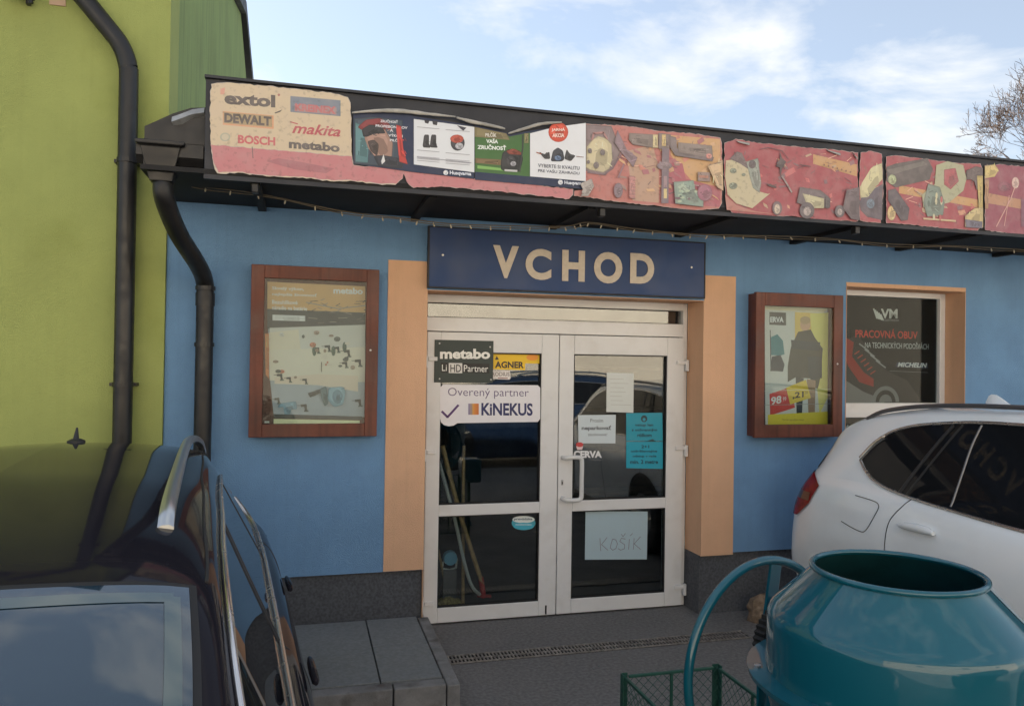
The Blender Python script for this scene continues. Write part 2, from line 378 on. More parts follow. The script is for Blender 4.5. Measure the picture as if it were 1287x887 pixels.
# broken lump of concrete at the plinth
b = MB(); k = 9
for i in range(5):
    for j in range(k):
        th = 2*math.pi*j/k; rr = [.11, .13, .12, .10, .045][i]*(.8+.4*rnd()); b.v.append((rr*math.cos(th)*1.15, rr*math.sin(th)*.8, [0, .05, .10, .15, .185][i]+.02*rnd()*(i > 0)))
for i in range(4):
    for j in range(k): j2 = (j+1) % k; b.f.append((i*k+j, i*k+j2, (i+1)*k+j2, (i+1)*k+j))
b.f.append(tuple(4*k+j for j in range(k)))
o = b.build('broken_stone', M['stone'], loc=(3.31, -.22, 0)); tag(o, 'broken brown lump of concrete lying against the dark plinth', 'stone')
sc = MB()
for i in range(26):
    x = random.uniform(.9, 3.3); y = random.choice([random.uniform(-1.6, -.1), random.uniform(-.2, .18)]); s = random.uniform(.004, .012)
    sc.box(x, x+s, y, y+s*1.3, 0, s*.6)
sc.build('scattered_grit', M['slab'], kind='stuff')
bpy.data.objects['scattered_grit']['label'] = 'small pale grit scattered over the asphalt'; bpy.data.objects['scattered_grit']['category'] = 'grit'
# ------------------------------------------------------------------ shop building
sb = empty('shop_building', (1.85, 0, 0), 'low blue rendered shop with orange door surround and dark canopy', 'building')
def part(x0, x1, y0, y1, z0, z1, name, m, parent=sb, bev=0, **k): 
    lx, ly, lz = (1.85, 0, 0)
    b = MB(); b.box(x0-lx, x1-lx, y0-ly, y1-ly, z0-lz, z1-lz); return b.build(name, m, parent, bevel=bev, **k)
DX0, DX1, DT = .80, 2.895, 2.352     # door opening
WX0, WX1, WB, WT = 4.15, 5.318, .95, 2.515
wl = MB()
for q in ((-.84, DX0, .455, 2.845), (DX0, DX1, DT, 2.845), (DX1, WX0, .455, 2.845), (WX0, WX1, .455, WB), (WX0, WX1, WT, 2.845), (WX1, 12, .455, 2.845)):
    wl.box(q[0]-1.85, q[1]-1.85, 0, .30, q[2], q[3])
wl.build('wall', M['blue'], sb)
pb = MB()
for a, c in ((-.84, DX0-.004), (DX1+.004, 12)): pb.box(a-1.85, c-1.85, .022, .30, 0, .453)
pb.build('plinth', M['plinth'], sb)
ob = MB()                                             # orange bands and reveals
ob.box(.535-1.85, DX0-1.85-.001, -.006, .0, .458, 2.545)
ob.box(DX1+.001-1.85, 3.16-1.85, -.006, .0, .44, 2.545)
ob.box(DX0-.001-1.85, DX0+.004-1.85, -.006, .245, .0, DT)
ob.box(DX1-.004-1.85, DX1+.001-1.85, -.006, .245, .44, DT)
ob.box(DX0-1.85, DX1-1.85, -.006, .245, DT-.004, DT+.001)
ob.build('door_surround', M['orange'], sb)
ob = MB(); ob.box(WX1-.004-1.85, WX1+.0005-1.85, -.004, .215, WB, WT); ob.box(WX0-1.85, WX1-1.85, -.004, .215, WT-.004, WT+.001); ob.box(WX0-.0005-1.85, WX0+.004-1.85, -.004, .215, WB, WT)
ob.box(WX0-.001-1.85, WX1+.001-1.85, -.004, 0, WT, WT+.03)
ob.build('window_surround', M['orange'], sb)
part(DX1-.004, DX1+.003, .02, .245, 0, .438, 'plinth_return', M['plinth'])
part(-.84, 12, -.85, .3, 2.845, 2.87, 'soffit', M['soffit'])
part(-.5, 12, -.80, 9, 3.18, 3.26, 'roof', M['fascia']); part(-.835, -.501, -.78, -.03, 3.0, 3.05, 'roof_end', M['fascia'])
part(-.84, 12, 8.7, 9, 0, 3.17, 'back_wall', M['beige']); part(11.7, 12, .3, 8.7, 0, 3.17, 'side_wall', M['blue'])
part(-.53, 12, -.845, -.80, 2.825, 3.352, 'fascia_board', M['fascia'], bev=.004)
part(-.535, 12, -.86, -.79, 3.353, 3.368, 'fascia_cap', M['fascia'])
part(-.53, 12, -.862, -.846, 2.815, 2.838, 'fascia_lip', M['fascia'])
for x in np.arange(-.3, 7.8, .98):
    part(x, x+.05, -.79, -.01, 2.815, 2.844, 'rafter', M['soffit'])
for x in (-.29, 1.72, 3.55, 5.4):
    part(x, x+.035, -.84, -.79, 2.765, 2.814, 'sign_bracket', M['gutter'], bev=.005)
# end of the canopy, gutter and its downpipe at the left
e = MB(); e.prism([(-.80, 2.86), (-.05, 2.86), (-.05, 3.12), (-.80, 3.02)], lambda y, z: (-.835-1.85, y, z), lambda y, z: (-.825-1.85, y, z)); e.build('canopy_end', M['gutter'], sb)
e = MB(); e.prism([(-.835, 3.01), (-.835, 3.085), (-.70, 3.165), (-.61, 3.205), (-.535, 3.215), (-.535, 3.01)], lambda x, z: (x-1.85, -.785, z), lambda x, z: (x-1.85, -.35, z+.01)); e.build('roof_sheet', M['gutter'], sb)
gt = MB()
gp = [(-.80, 3.0), (-.81, 3.0), (-.81, 2.93), (-.775, 2.89), (-.70, 2.89), (-.67, 2.93), (-.67, 3.0), (-.68, 3.0), (-.68, 2.935), (-.705, 2.90), (-.77, 2.90), (-.80, 2.935)]
gt.prism(gp, lambda y, z: (-.87-1.85, y, z), lambda y, z: (-.54-1.85, y, z)); gt.build('gutter', M['gutter'], sb)
f = MB()
for (a, z) in ((.120, 3.005), (.120, 2.985), (.098, 2.975), (.06, 2.82), (.056, 2.80)):
    f.v += [(-.75-a-1.85, -.755-a*.75, z), (-.75+a-1.85, -.755-a*.75, z), (-.75+a-1.85, -.755+a*.75, z), (-.75-a-1.85, -.755+a*.75, z)]
for i in range(4):
    for j in range(4): j2 = (j+1) % 4; f.f.append((i*4+j, i*4+j2, i*4+4+j2, i*4+4+j))
f.f += [(0,1,2,3), (16,17,18,19)]
f.build('rain_hopper', M['gutter'], sb, bevel=.004)
dp = MB(); pth = smooth([(-.745-1.85, -.74, 2.82), (-.74-1.85, -.73, 2.72), (-.70-1.85, -.52, 2.57), (-.63-1.85, -.24, 2.43), (-.605-1.85, -.105, 2.34), (-.6-1.85, -.095, 2.2), (-.6-1.85, -.095, 1.4), (-.6-1.85, -.095, .12)], 8)
dp.tube(pth, .052, 18); dpo = dp.build('downpipe', M['gutter'], sb, smooth=True)
for z in (2.30, 1.95, 1.0):
    c = MB(); c.tube([(-.6-1.85, -.095, z-.012), (-.6-1.85, -.095, z+.012)], .059, 18); c.box(-.62-1.85, -.58-1.85, -.04, 0, z-.012, z+.012); c.build('pipe_clip', M['gutter'], dpo)
c = MB(); c.tube([(-.6-1.85, -.095, 2.19), (-.6-1.85, -.095, 2.27)], .057, 18); c.build('pipe_collar', M['gutter'], dpo, smooth=True)
# interior behind the glass
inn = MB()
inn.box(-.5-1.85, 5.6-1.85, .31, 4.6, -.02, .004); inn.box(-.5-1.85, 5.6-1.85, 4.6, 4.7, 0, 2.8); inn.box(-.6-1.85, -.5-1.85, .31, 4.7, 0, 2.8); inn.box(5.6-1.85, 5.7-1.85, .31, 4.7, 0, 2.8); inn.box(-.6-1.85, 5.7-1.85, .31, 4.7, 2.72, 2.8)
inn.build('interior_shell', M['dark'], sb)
# door frame (white plastic) ------------------------------------------------
def frame(parent, x0, x1, z0, z1, y0, y1, wl_, wr, wb, wt, name, m, extra=(), bev=.004, off=(1.85,0,0)):
    b = MB(); ox, oy, oz = off
    b.box(x0-ox, x0+wl_-ox, y0-oy, y1-oy, z0-oz, z1-oz); b.box(x1-wr-ox, x1-ox, y0-oy, y1-oy, z0-oz, z1-oz)
    if wb: b.box(x0+wl_-ox, x1-wr-ox, y0-oy, y1-oy, z0-oz, z0+wb-oz)
    b.box(x0+wl_-ox, x1-wr-ox, y0-oy, y1-oy, z1-wt-oz, z1-oz)
    for q in extra: b.box(q[0]-ox, q[1]-ox, y0+.001-oy, y1-oy, q[2]-oz, q[3]-oz)
    return b.build(name, m, parent, bevel=bev)
frame(sb, DX0+.006, DX1-.006, 0.004, DT-.005, .245, .31, .035, .035, 0, .058, 'door_frame', M['pvc'], [(DX0+.041, DX1-.041, 2.085, 2.185)])
tr = part(DX0+.041, DX1-.041, .285, .291, 2.185, 2.289, 'transom_pane', M['foil'])
frame(tr, .845, 2.82, 2.186, 2.288, .268, .300, .004, .004, .004, .004, 'transom_gasket', M['rubber'], bev=0)
def leaf(x0, x1, panes):
    z0, z1 = .012, 2.078
    fr_ = MB(); y0, y1 = .215, .285
    px0, px1 = panes
    for q in ((x0, px0, z0, z1), (px1, x1, z0, z1), (px0, px1, z0, .118), (px0, px1, .766, .846), (px0, px1, 1.936, z1)):
        fr_.box(q[0]-1.85, q[1]-1.85, y0, y1, q[2], q[3])
    lf = fr_.build('door_leaf', M['pvc'], sb, bevel=.005)
    for (a, b_) in ((.118, .766), (.846, 1.936)):
        part(px0, px1, .246, .252, a, b_, 'glass_pane', M['glass'], lf)
        frame(lf, px0-.001, px1+.001, a-.001, b_+.001, .223, .258, .009, .009, .009, .009, 'gasket', M['rubber'], bev=0)
    return lf
lfL = leaf(.842, 1.826, (.942, 1.692)); lfL['label'] = 'left white glazed leaf of the double door'
lfR = leaf(1.832, 2.853, (1.946, 2.708)); lfR['label'] = 'right white glazed leaf with the bow handle'
part(1.8265, 1.8315, .25, .28, .012, 2.078, 'door_seal', M['rubber'], sb)
for lf, x, sx in ((lfL, .838, -1), (lfR, 2.858, 1)):
    for z in (1.885, 1.225, .155):
        h = MB(); X = x-1.85
        h.box(X-(.075 if sx > 0 else -.012), X+(.012 if sx > 0 else .075), .198, .216, z-.014, z+.014)
        if sx > 0: h.box(X, X+.024, .192, .225, z-.065, z+.022)
        else: h.box(X-.022, X+.002, .192, .225, z-.065, z+.022)
        h.build('hinge', M['pvc'], lf, bevel=.003)
h = MB(); X = -1.85
h.tube([(p[0]+X, p[1], p[2]) for p in smooth([(1.865, .215, 1.170), (1.868, .165, 1.172), (1.90, .150, 1.176), (1.96, .148, 1.176), (1.986, .148, 1.166), (1.993, .148, 1.14), (1.993, .148, 1.02), (1.993, .148, .90), (1.986, .148, .872), (1.96, .148, .862), (1.90, .150, .862), (1.868, .165, .866), (1.865, .215, .868)], 5)], .0165, 12)
h.build('door_handle', mat('white_handle', (.72,.72,.71), .25, coat=.5), lfR, smooth=True)
h = MB(); h.box(1.856+X, 1.872+X, .2105, .216, .965, 1.005); h.build('keyhole', M['screw'], lfR, bevel=.002); h = MB(); h.box(1.861+X, 1.867+X, .2085, .212, .972, .99); h.build('key_slot', M['rubber'], lfR)
h = MB(); h.box(1.745+X, 1.756+X, .2105, .216, .02, .085); h.build('floor_bolt', M['gutter'], lfL)
# window at the right -------------------------------------------------------
wf = frame(sb, WX0+.005, WX1-.005, WB+.005, WT-.005, .20, .27, .06, .055, .06, .045, 'window_frame', M['pvc'], [(WX0+.065, WX1-.06, 1.455, 1.575)])
for a, b_ in ((WB+.065, 1.455), (1.575, WT-.05)): part(WX0+.065, WX1-.06, .230, .236, a, b_, 'window_pane', M['win_glass'], wf)
part(WX0-.02, WX1+.02, -.05, .195, WB-.03, WB+.004, 'window_sill', M['pvc'], wf, .003)
part(WX0+.07, WX1-.065, .213, .222, 1.488, 1.494, 'rail_joint', M['rubber'], wf)
# black film graphics in the window
def C(r, g, b, k=1.25): return A(r, g, b, k)
p = Print(.2395)
yb_ = p.Y
zt_ = WT-.052; zb__ = 1.577
p.raw([(WX0+.067, zb__), (WX1-.062, zb__), (WX1-.062, zt_), (WX0+.067, zt_)], [(0,1,2,3)], (.014,.016,.018))
p.poly([(1063,428), (1078,420), (1092,440), (1115,466), (1140,478), (1160,506), (1063,506)], (.05,.045,.045))
p.poly([(1063,424), (1073,430), (1071,448), (1086,468), (1098,476), (1098,486), (1080,480), (1066,460), (1063,452)], C(150,50,45))
for i in range(4): p.line([(1080+i*7, 432+i*7), (1092+i*7, 441+i*7)], .012, (.35,.35,.36))
for i in range(6): p.line([(1074+i*4, 445+i*5), (1080+i*4, 441+i*5)], .010, C(170,70,60))
p.poly([(1063,478), (1085,492), (1105,500), (1112,506), (1063,506)], (.22,.21,.21))
p.ell(1113, 505, 17, 20, (.22,.22,.22), 30, a0=180, a1=360); p.ell(1113, 505, 12.5, 15, (.03,.03,.03), 30, a0=180, a1=360); p.ell(1113, 505, 8, 9.5, (.2,.2,.2), 30, a0=180, a1=360)
for i in range(5): p.line([(1098+i*2.2, 388+i*1.8), (1102+i*2.0, 400+i*.6)], .013, (.7,.7,.68))
p.text('VM', 1107, 388, 1128, 400, (.7,.69,.67), .02, .03)
p.text('FOOTWEAR', 1110, 401, 1130, 403.5, (.4,.4,.4), .02)
p.text('PRACOVNÁ OBUV', 1075, 412, 1153, 424, C(190,62,50,1.4), .03, .015)
p.text('NA TECHNICKÝCH PODOŠVÁCH', 1087, 428, 1167, 437, (.55,.56,.56), .03, .01)
p.poly([(1127,455), (1166,457), (1166,463), (1125,461)], (.05,.06,.10))
p.text('MICHELIN', 1128, 455, 1165, 461, (.75,.76,.78), .03, .03, .25)
p.line([(1118,466), (1166,468)], .004, (.22,.23,.23))
o = p.build('window_film', M['film']); tag(o, 'black work footwear advert film behind the window beside the case', 'window advert')
p = Print(.2395)
p.raw([(WX0+.067, WB+.067), (WX1-.062, WB+.067), (WX1-.062, 1.453), (WX0+.067, 1.453)], [(0,1,2,3)], (.014,.016,.018))
p.text('K', 1060, 534, 1068, 546, (.5,.5,.5), .02, .03); p.text('ŠIKOVNÉ', 1071, 534, 1100, 544, (.5,.5,.5), .02, .03) if False else None
o = p.build('lower_window_film', M['film']); tag(o, 'black film with white lettering in the lower window pane behind the white car', 'window advert')
# ------------------------------------------------------------------ VCHOD sign
vs = empty('entrance_sign', (1.836, -.02, 2.574), 'dark blue VCHOD sign above the white double door', 'sign')
b = MB(); b.box(-1.031, 1.031, -.03, .019, -.201, .201); b.build('board', M['navy'], vs, bevel=.003)
b = MB(); b.box(-1.034, 1.034, -.032, .0165, .2012, .209); b.box(-1.034, 1.034, -.032, .0165, -.209, -.2012); b.box(-1.040, -1.0312, -.032, .0165, -.209, .209); b.box(1.0312, 1.040, -.032, .0165, -.209, .209); b.build('board_edge', M['fascia'], vs)
for ch, x0, x1, y0, y1 in (('V', 619, 652, 308, 349), ('C', 660, 693, 312, 351), ('H', 706, 735, 314, 353), ('O', 746, 782, 316, 355.5), ('D', 791.5, 822, 318, 356)):
    v, f = glyphs(ch, .042)
    a = at(x0, y1, -.05); c = at(x1, y0, -.05); c2 = at(x0, y0, -.05)
    q = [(a[0]+(c[0]-a[0])*u-1.836, -.0325, a[1]+(c2[1]-a[1])*t-2.574) for u, t in v]
    me = bpy.data.meshes.new('letter'); me.from_pydata(q, [], f); me.materials.append(M['letter']); me.update()
    import bmesh
    bm = bmesh.new(); bm.from_mesh(me); bmesh.ops.recalc_face_normals(bm, faces=bm.faces)
    for fc in bm.faces:
        if fc.normal.y > 0: fc.normal_flip()
    ext = bmesh.ops.extrude_face_region(bm, geom=bm.faces[:]); bmesh.ops.translate(bm, verts=[g_ for g_ in ext['geom'] if isinstance(g_, bmesh.types.BMVert)], vec=(0, -.004, 0))
    bmesh.ops.recalc_face_normals(bm, faces=bm.faces); bm.to_mesh(me); bm.free()
    o = bpy.data.objects.new('letter', me); col.objects.link(o); o.parent = vs
for px_, py_ in ((556.5, 320.5), (869, 336)):
    a = at(px_, py_, -.05); b = MB(); b.lathe([(.0001, -.006), (.007, -.005), (.009, 0)], (a[0]-1.836, -.030, a[1]-2.574), 12, 'y'); b.build('screw', M['screw'], vs, smooth=True)
# ------------------------------------------------------------------ display cases
def case(x0, x1, z0, z1, gx0, gx1, gz0, gz1, depth, label):
    cx, cz = (x0+x1)/2, z0
    t = empty('display_case', (cx, -.001, cz), label, 'display case', 'wooden display cases on the blue wall')
    W, H = (x1-x0)/2, z1-z0; a, b_, c, d = gx0-cx, gx1-cx, gz0-cz, gz1-cz
    y = -depth
    b = MB(); b.box(-W+.008, -W+.026, y+.036, 0, .008, H-.008); b.box(W-.026, W-.008, y+.036, 0, .008, H-.008); b.box(-W+.026, W-.026, y+.036, 0, .008, .026); b.box(-W+.026, W-.026, y+.036, 0, H-.026, H-.008); b.box(-W+.026, W-.026, -.008, -.001, .026, H-.026)
    b.build('cabinet', M['wood'], t, bevel=.002)
    for nm, q in (('left', (-W, a, 0, H)), ('right', (b_, W, 0, H)), ('b', (a+.0005, b_-.0005, 0, c)), ('t', (a+.0005, b_-.0005, d, H))):
        b = MB(); b.box(q[0], q[1], y, y+.034, q[2], q[3]); b.build('frame_rail', M['wood'], t, bevel=.004)
    b = MB(); b.box(a-.01, b_+.01, y+.012, y+.016, c-.01, d+.01); b.build('glass_pane', M['case_glass'], t)
    b = MB(); b.box(a-.012, b_+.012, -.03, -.028, c-.012, d+.012); b.build('back_panel', M['woodR'], t)
    b = MB(); b.lathe([(.0001, -.006), (.006, -.005), (.008, 0)], (W-.05, y, H*.515), 12, 'y'); b.build('lock', M['screw'], t, smooth=True)
    return t
case(-.331, .468, 1.371, 2.463, -.25, .388, 1.455, 2.38, .10, 'brown wooden glazed case with tool poster between black downpipe and door')
case(3.263, 4.030, 1.331, 2.424, 3.34, 3.947, 1.428, 2.325, .12, 'brown wooden glazed case with clothing poster beside the window')
# poster of the left case
p = Print(-.034); p.detail = 5
p.poly([(337,354), (459,360), (459,524), (344,522), (339,475), (337,470)], C(120,125,128,1.8))
p.poly([(336,354), (459,360), (459,393), (336,388)], C(176,138,92,1.8))
p.poly([(336,388), (459,393), (459,415), (336,413)], (.045,.055,.06))
p.poly([(339,412), (459,408), (459,440), (339,440)], C(175,172,165,1.8))
p.poly([(338,418), (375,414), (378,440), (375,475), (339,470)], C(196,178,160,1.8))
p.poly([(338,440), (459,436), (459,480), (339,478)], C(200,180,165,1.8))  # beige-pink middle fields carry the case glass reflection in their colour
p.poly([(340,478), (459,480), (459,524), (344,522)], C(140,146,152,1.8))
p.poly([(345,475), (400,470), (450,472), (450,492), (400,484), (345,482)], C(206,172,155,1.8))
for i, (t_, x1) in enumerate((('Skvelý výkon,', 382), ('najlepšia životnosť', 398), ('Bezuhlíkové', 374), ('náradie na batérie', 386))): p.text(t_, 342, 360+i*7.2+(2.4 if i > 1 else 0), x1, 365+i*7.2+(2.4 if i > 1 else 0), C(235,215,190,1.8), .035, .02)
p.text('metabo', 419, 361, 456, 369, C(238,222,200,1.8), .03, .04)
p.poly([(343,395.5), (383,397), (383,403.5), (343,402.5)], C(215,212,208,1.8))
for i in range(34):
    x = 383+rnd()*75; y = 377+rnd()*30; p.line([(x, y), (x+random.uniform(4, 12), y+random.uniform(-4, 4))], .004, random.choice([(.03,.035,.03), (.15,.14,.12), (.3,.28,.25)]))
p.line([(385,380), (425,388), (459,384)], .006, (.35,.33,.3))
dkc = (.05,.06,.06)
def drill(x, y, s, c, c2, fl=1):
    p.poly([(x, y), (x+fl*12*s, y-1*s), (x+fl*13*s, y+5*s), (x, y+5*s)], c); p.poly([(x+fl*7*s, y+4*s), (x+fl*12*s, y+4*s), (x+fl*14*s, y+13*s), (x+fl*9*s, y+13*s)], c)
    p.poly([(x+fl*7*s, y+12*s), (x+fl*16*s, y+12*s), (x+fl*16*s, y+15*s), (x+fl*7*s, y+15*s)], c2); p.line([(x, y+2*s), (x-fl*7*s, y+2*s)], .006*s, dkc)
for x, y, s in ((395,437,.5),(408,434,.55),(420,436,.5),(432,440,.6),(446,452,.6),(348,470,.55),(360,474,.45),(380,476,.45),(345,500,.5),(446,502,.6),(430,455,.5)): drill(x, y, s, dkc, (.12,.16,.14))
for x, y in ((395,441), (419,441), (433,436)): p.ell(x, y, 2.5, 6, (.08,.14,.11))
for i in range(22): p.ell(345+rnd()*108, 418+rnd()*58, 1+rnd()*3, 1+rnd()*2, random.choice([C(150,130,115), C(90,95,90), C(190,120,95), C(215,205,190)]))
p.line([(404,455), (404,467)], .006, (.2,.17,.12))
p.poly([(352,507), (372,504), (373,514), (366,514), (364,522), (358,522), (357,511), (349,512)], C(95,125,140,1.8)); drill(378, 508, .6, dkc, dkc)
p.poly([(387,494), (402,489), (404,493), (390,499)], dkc); p.poly([(402,489), (410,485), (413,506), (408,510), (404,500)], C(70,90,95,1.8)); p.poly([(413,487), (431,486), (434,492), (431,508), (420,511), (412,502)], C(110,138,150,1.8)); p.ell(424, 498, 6, 8, C(80,110,125,1.8))
p.poly([(344,520), (455,523), (455,527), (344,525)], dkc); p.poly([(344,526), (452,528), (452,534), (344,533)], C(210,190,150,1.8))
p.poly([(333,420), (338,420), (338,475), (334,470)], C(200,110,60,1.8)); p.line([(333,530), (338,530)], .012, C(200,190,180,1.8))
o = p.build('tool_poster', M['print']); tag(o, 'weathered power tool poster with metabo lettering inside the left case', 'poster')
# posters of the right case
p = Print(-.034)
p.poly([(961,383), (1040,387), (1040,535), (962,536)], C(205,205,200,1.2)); p.poly([(961,384), (1040,388), (1035,393), (961,389)], C(235,222,190,1.1))
p.poly([(999,392), (1035,394), (1038,440), (1030,470), (999,460)], C(225,190,100,1.2))
p.poly([(1018,394), (1041,393), (1040,500), (1030,520)], C(235,215,120,1.2))
p.poly([(967,392), (988,393), (988,409), (967,408)], (.05,.05,.05)); p.text('ERVA', 968, 398, 985, 405, C(225,225,220), .02, .04)
p.poly([(968,424), (977,420), (984,428), (986,445), (980,447), (968,446)], C(40,120,130)); p.poly([(970,448), (981,446), (986,458), (984,467), (968,466)], (.035,.045,.07)); p.line([(968,415), (969,466)], .008, (.04,.05,.07))
p.ell(1012, 408, 6.5, 8.5, C(205,160,130)); p.ell(1012, 402.5, 6.5, 5, C(180,150,110))
p.poly([(1003,417), (1019,414), (1024,424), (1034,438), (1032,470), (1028,488), (1024,487), (1022,476), (1000,474), (990,480), (990,460), (994,436)], (.055,.055,.045))
p.poly([(994,427), (1031,430), (1030,441), (995,438)], (.03,.04,.055)); p.poly([(1015,448), (1033,448), (1033,475), (1019,478), (1016,470)], (.04,.05,.06))
p.poly([(1000,474), (1010,475), (1008,520), (1001,519)], (.03,.035,.04)); p.poly([(1014,476), (1025,478), (1024,520), (1016,519)], C(150,120,95))
p.poly([(967,495), (994,486), (999,512), (968,522)], C(200,60,50)); p.poly([(988,487), (1013,477), (1019,500), (993,508)], C(238,190,60))
p.text('98', 969, 499, 982, 509, C(240,225,215), -.18, .03); p.text(',21', 996, 493, 1010, 502, (.08,.05,.03), -.12, .03); p.text('99', 984, 499, 988, 504, C(240,225,215), -.18); p.text('20', 1011, 491, 1015, 495, (.08,.05,.03))
p.poly([(965,521), (1040,517), (1040,535), (965,535)], C(228,200,60)); p.text('Platí do vypredania zásob', 983, 526, 1010, 529, (.2,.15,.05)); p.line([(961,509), (1046,507)], .004, C(160,150,140)); p.line([(961,491), (1046,489)], .003, C(230,220,200))
o = p.build('clothing_poster', M['print']); tag(o, 'poster of a man in a dark work jacket inside the right case', 'poster')
# ------------------------------------------------------------------ notices on the doors
def plate(name, x0, x1, z0, z1, y0, y1, m, label, cat, group=None, bev=.001):
    b = MB(); cx = (x0+x1)/2; b.box(x0-cx, x1-cx, y0-y1, 0, 0, z1-z0); o = b.build(name, m, bevel=bev, loc=(cx, y1, z0)); return tag(o, label, cat, group)
pp = plate('partner_plate', .893, 1.322, 1.718, 2.021, .2065, .2140, mat('dark_green_plate', (.035,.05,.045), .5), 'dark green metabo partner plate screwed on the left door leaf', 'sign')
p = Print(.2062); W_ = C(225,220,215)
p.text('metabo', 553, 438, 616, 451, W_, .005, .04); p.poly([(554,455.5), (615,457), (615,469), (554,468)], (.01,.01,.01)); p.poly([(564,456), (581,456.3), (581,469), (564,468.6)], C(200,198,195))
p.text('Li', 555.5, 458, 561.5, 466, W_, .01, .0); p.text('HD', 566, 458, 579.5, 467.5, (.02,.02,.02), .01, .01); p.text('Partner', 583, 458.5, 613.5, 467, W_, .02, .0)
o = p.build('print', M['print']); o.parent = pp; o.matrix_parent_inverse = Matrix.Translation(-pp.location)
for x, y in ((552.5, 431.5), (616, 436), (552.5, 476), (617, 477)):
    a = at(x, y, .206); b = MB(); b.lathe([(.0001, -.003), (.005, -.002), (.006, 0)], (a[0]-pp.location.x, .2065-pp.location.y, a[1]-pp.location.z), 10, 'y'); b.build('screw', M['screw'], pp)
# kinekus sticker
p = Print(.2135); a_ = [(557,483), (676,484), (679,487), (679,526), (676,530), (575,531.5), (570,534.5), (564,535.5), (558,534), (554,530), (553,525), (553,487)]
p.poly(a_, C(214,212,216)); p.text('Overený partner', 563, 487, 664.5, 500.5, C(95,80,115), .012, -.005)
p.line([(555.5,517), (562.5,524), (576,509)], .016, C(75,40,100)); 
for i, c in enumerate((C(130,120,150), C(150,130,120), C(200,140,60), C(200,120,50), C(190,110,50))): p.rect(588.5+i*2.6, 507, 591.1+i*2.6+.2, 521, c)
p.text('KiNEKUS', 605, 506, 669.5, 522, C(35,40,90), .01, .03)
sheet('partner_sticker', p, 'white KiNEKUS partner sticker with purple check mark on the left door', 'sticker')
p = Print(.2455); Yl = C(225,180,30)
p.poly([(618,442), (680,443), (680,457), (660,456.5), (660,465), (618,464)], Yl); p.text('ÀGNER'.replace('À','A'), 622, 454, 658.5, 462.5, (.03,.02,.02), .01, .04); p.poly([(622,452), (624.5,447), (627,452)], (.03,.02,.02))
p.ell(669, 449, 7.5, 4, C(225,140,40)); 
sheet('yellow_sticker', p, 'yellow WAGNER sticker half hidden behind the dark green plate', 'sticker')
p = Print(.2455); p.poly([(618,466), (641,466), (642,475), (640,477), (618,476)], C(212,205,200)); p.text('RODIUS', 618.5, 467.5, 640.5, 472.5, C(130,120,115), 0, .02); p.line([(626,475), (638,475.3)], .006, C(120,60,60))
sheet('white_sticker', p, 'small white RODIUS sticker under the yellow sticker', 'sticker')
p = Print(.2455); p.ell(658, 657, 15, 8.8, C(60,150,165), 28); p.ell(658, 652.5, 14, 4.5, C(205,210,205), 24); p.text('prevádzka', 646, 650.5, 669, 654, C(20,60,70), 0, .02); p.ell(658, 661, 13, 4.6, C(60,160,180)); p.text('monitorovaná', 648, 657.5, 668, 660, C(220,230,230))
sheet('oval_sticker', p, 'small oval blue and white sticker in the lower left door pane', 'sticker')
tx = (.08,.09,.10)
p = Print(.2535, step=-.00025) if False else Print(.2440)
p.poly([(762.6,468), (796.6,469), (796,518.5), (762,517.5)], C(196,200,196)); 
for i in range(7): p.line([(766+rnd()*2, 476+i*5.4), (766+14+rnd()*14, 476.4+i*5.4)], .003, C(165,165,158))
sheet('paper_notice', p, 'plain pale paper sheet with faint writing high in the right door pane', 'notice')
p = Print(.2440); p.poly([(726.5,521.5), (774,521), (773.5,557), (727,557)], C(190,200,204)); p.text('Prosím', 742, 526, 758, 530.5, tx, 0, .0); p.text('neparkovať', 731, 534.5, 768, 541.5, tx, 0, .03); p.text('zásobovanie!', 739, 544, 763, 547.5, tx, 0, .0)
sheet('paper_notice', p, 'white neparkovať notice just above the door handle', 'notice')
p = Print(.2440); B_ = C(35,140,160); p.poly([(787,519), (832.5,518.5), (833,554), (787,554)], B_); p.ell(809.5, 526, 4, 4.3, (.02,.05,.06)); p.ell(809.5, 527, 1.8, 2, B_)
for i, (t_, a, c) in enumerate((('vstup len', 798, 821), ('s ochranným', 794, 826), ('rúškom', 801, 819))): p.text(t_, a, 532+i*6.2, c, 536.5+i*6.2, (.01,.05,.07), 0, .03)
sheet('blue_notice', p, 'upper bright blue notice with black round symbol in the right door', 'notice')
p = Print(.2440); p.poly([(787,555), (833,555), (833,589), (787,588)], C(32,145,168)); p.poly([(810,555), (820,551.5), (826,555)], (.02,.07,.08))
for i, (t_, a, c, h) in enumerate((('2+1', 806, 816, 4), ('udržiavajte', 793, 826, 3.8), ('odstup v rade', 795, 825, 3.8), ('min. 2 metre', 792, 827, 5))): p.text(t_, a, 559+i*6.2, c, 559+h+i*6.2, (.01,.05,.07), 0, .03)
sheet('blue_notice', p, 'lower bright blue notice asking for min. 2 metre in the right door', 'notice')
p = Print(.2440); p.text('CERVA', 721, 566, 756.5, 575, C(215,215,215), .01, .05); p.poly([(724,560.5), (733,560.5), (731.5,565), (725.5,565)], C(215,190,190)); p.ell(728.5, 558.5, 4.6, 3, C(190,60,60)); p.line([(740,577.5), (757,578)], .003, C(120,120,120))
sheet('white_sticker', p, 'white CERVA lettering sticker behind the door handle', 'sticker')
p = Print(.2440); p.poly([(736,642), (814,642.5), (813,702.5), (735,703)], C(160,180,188)); pc = C(120,110,120)
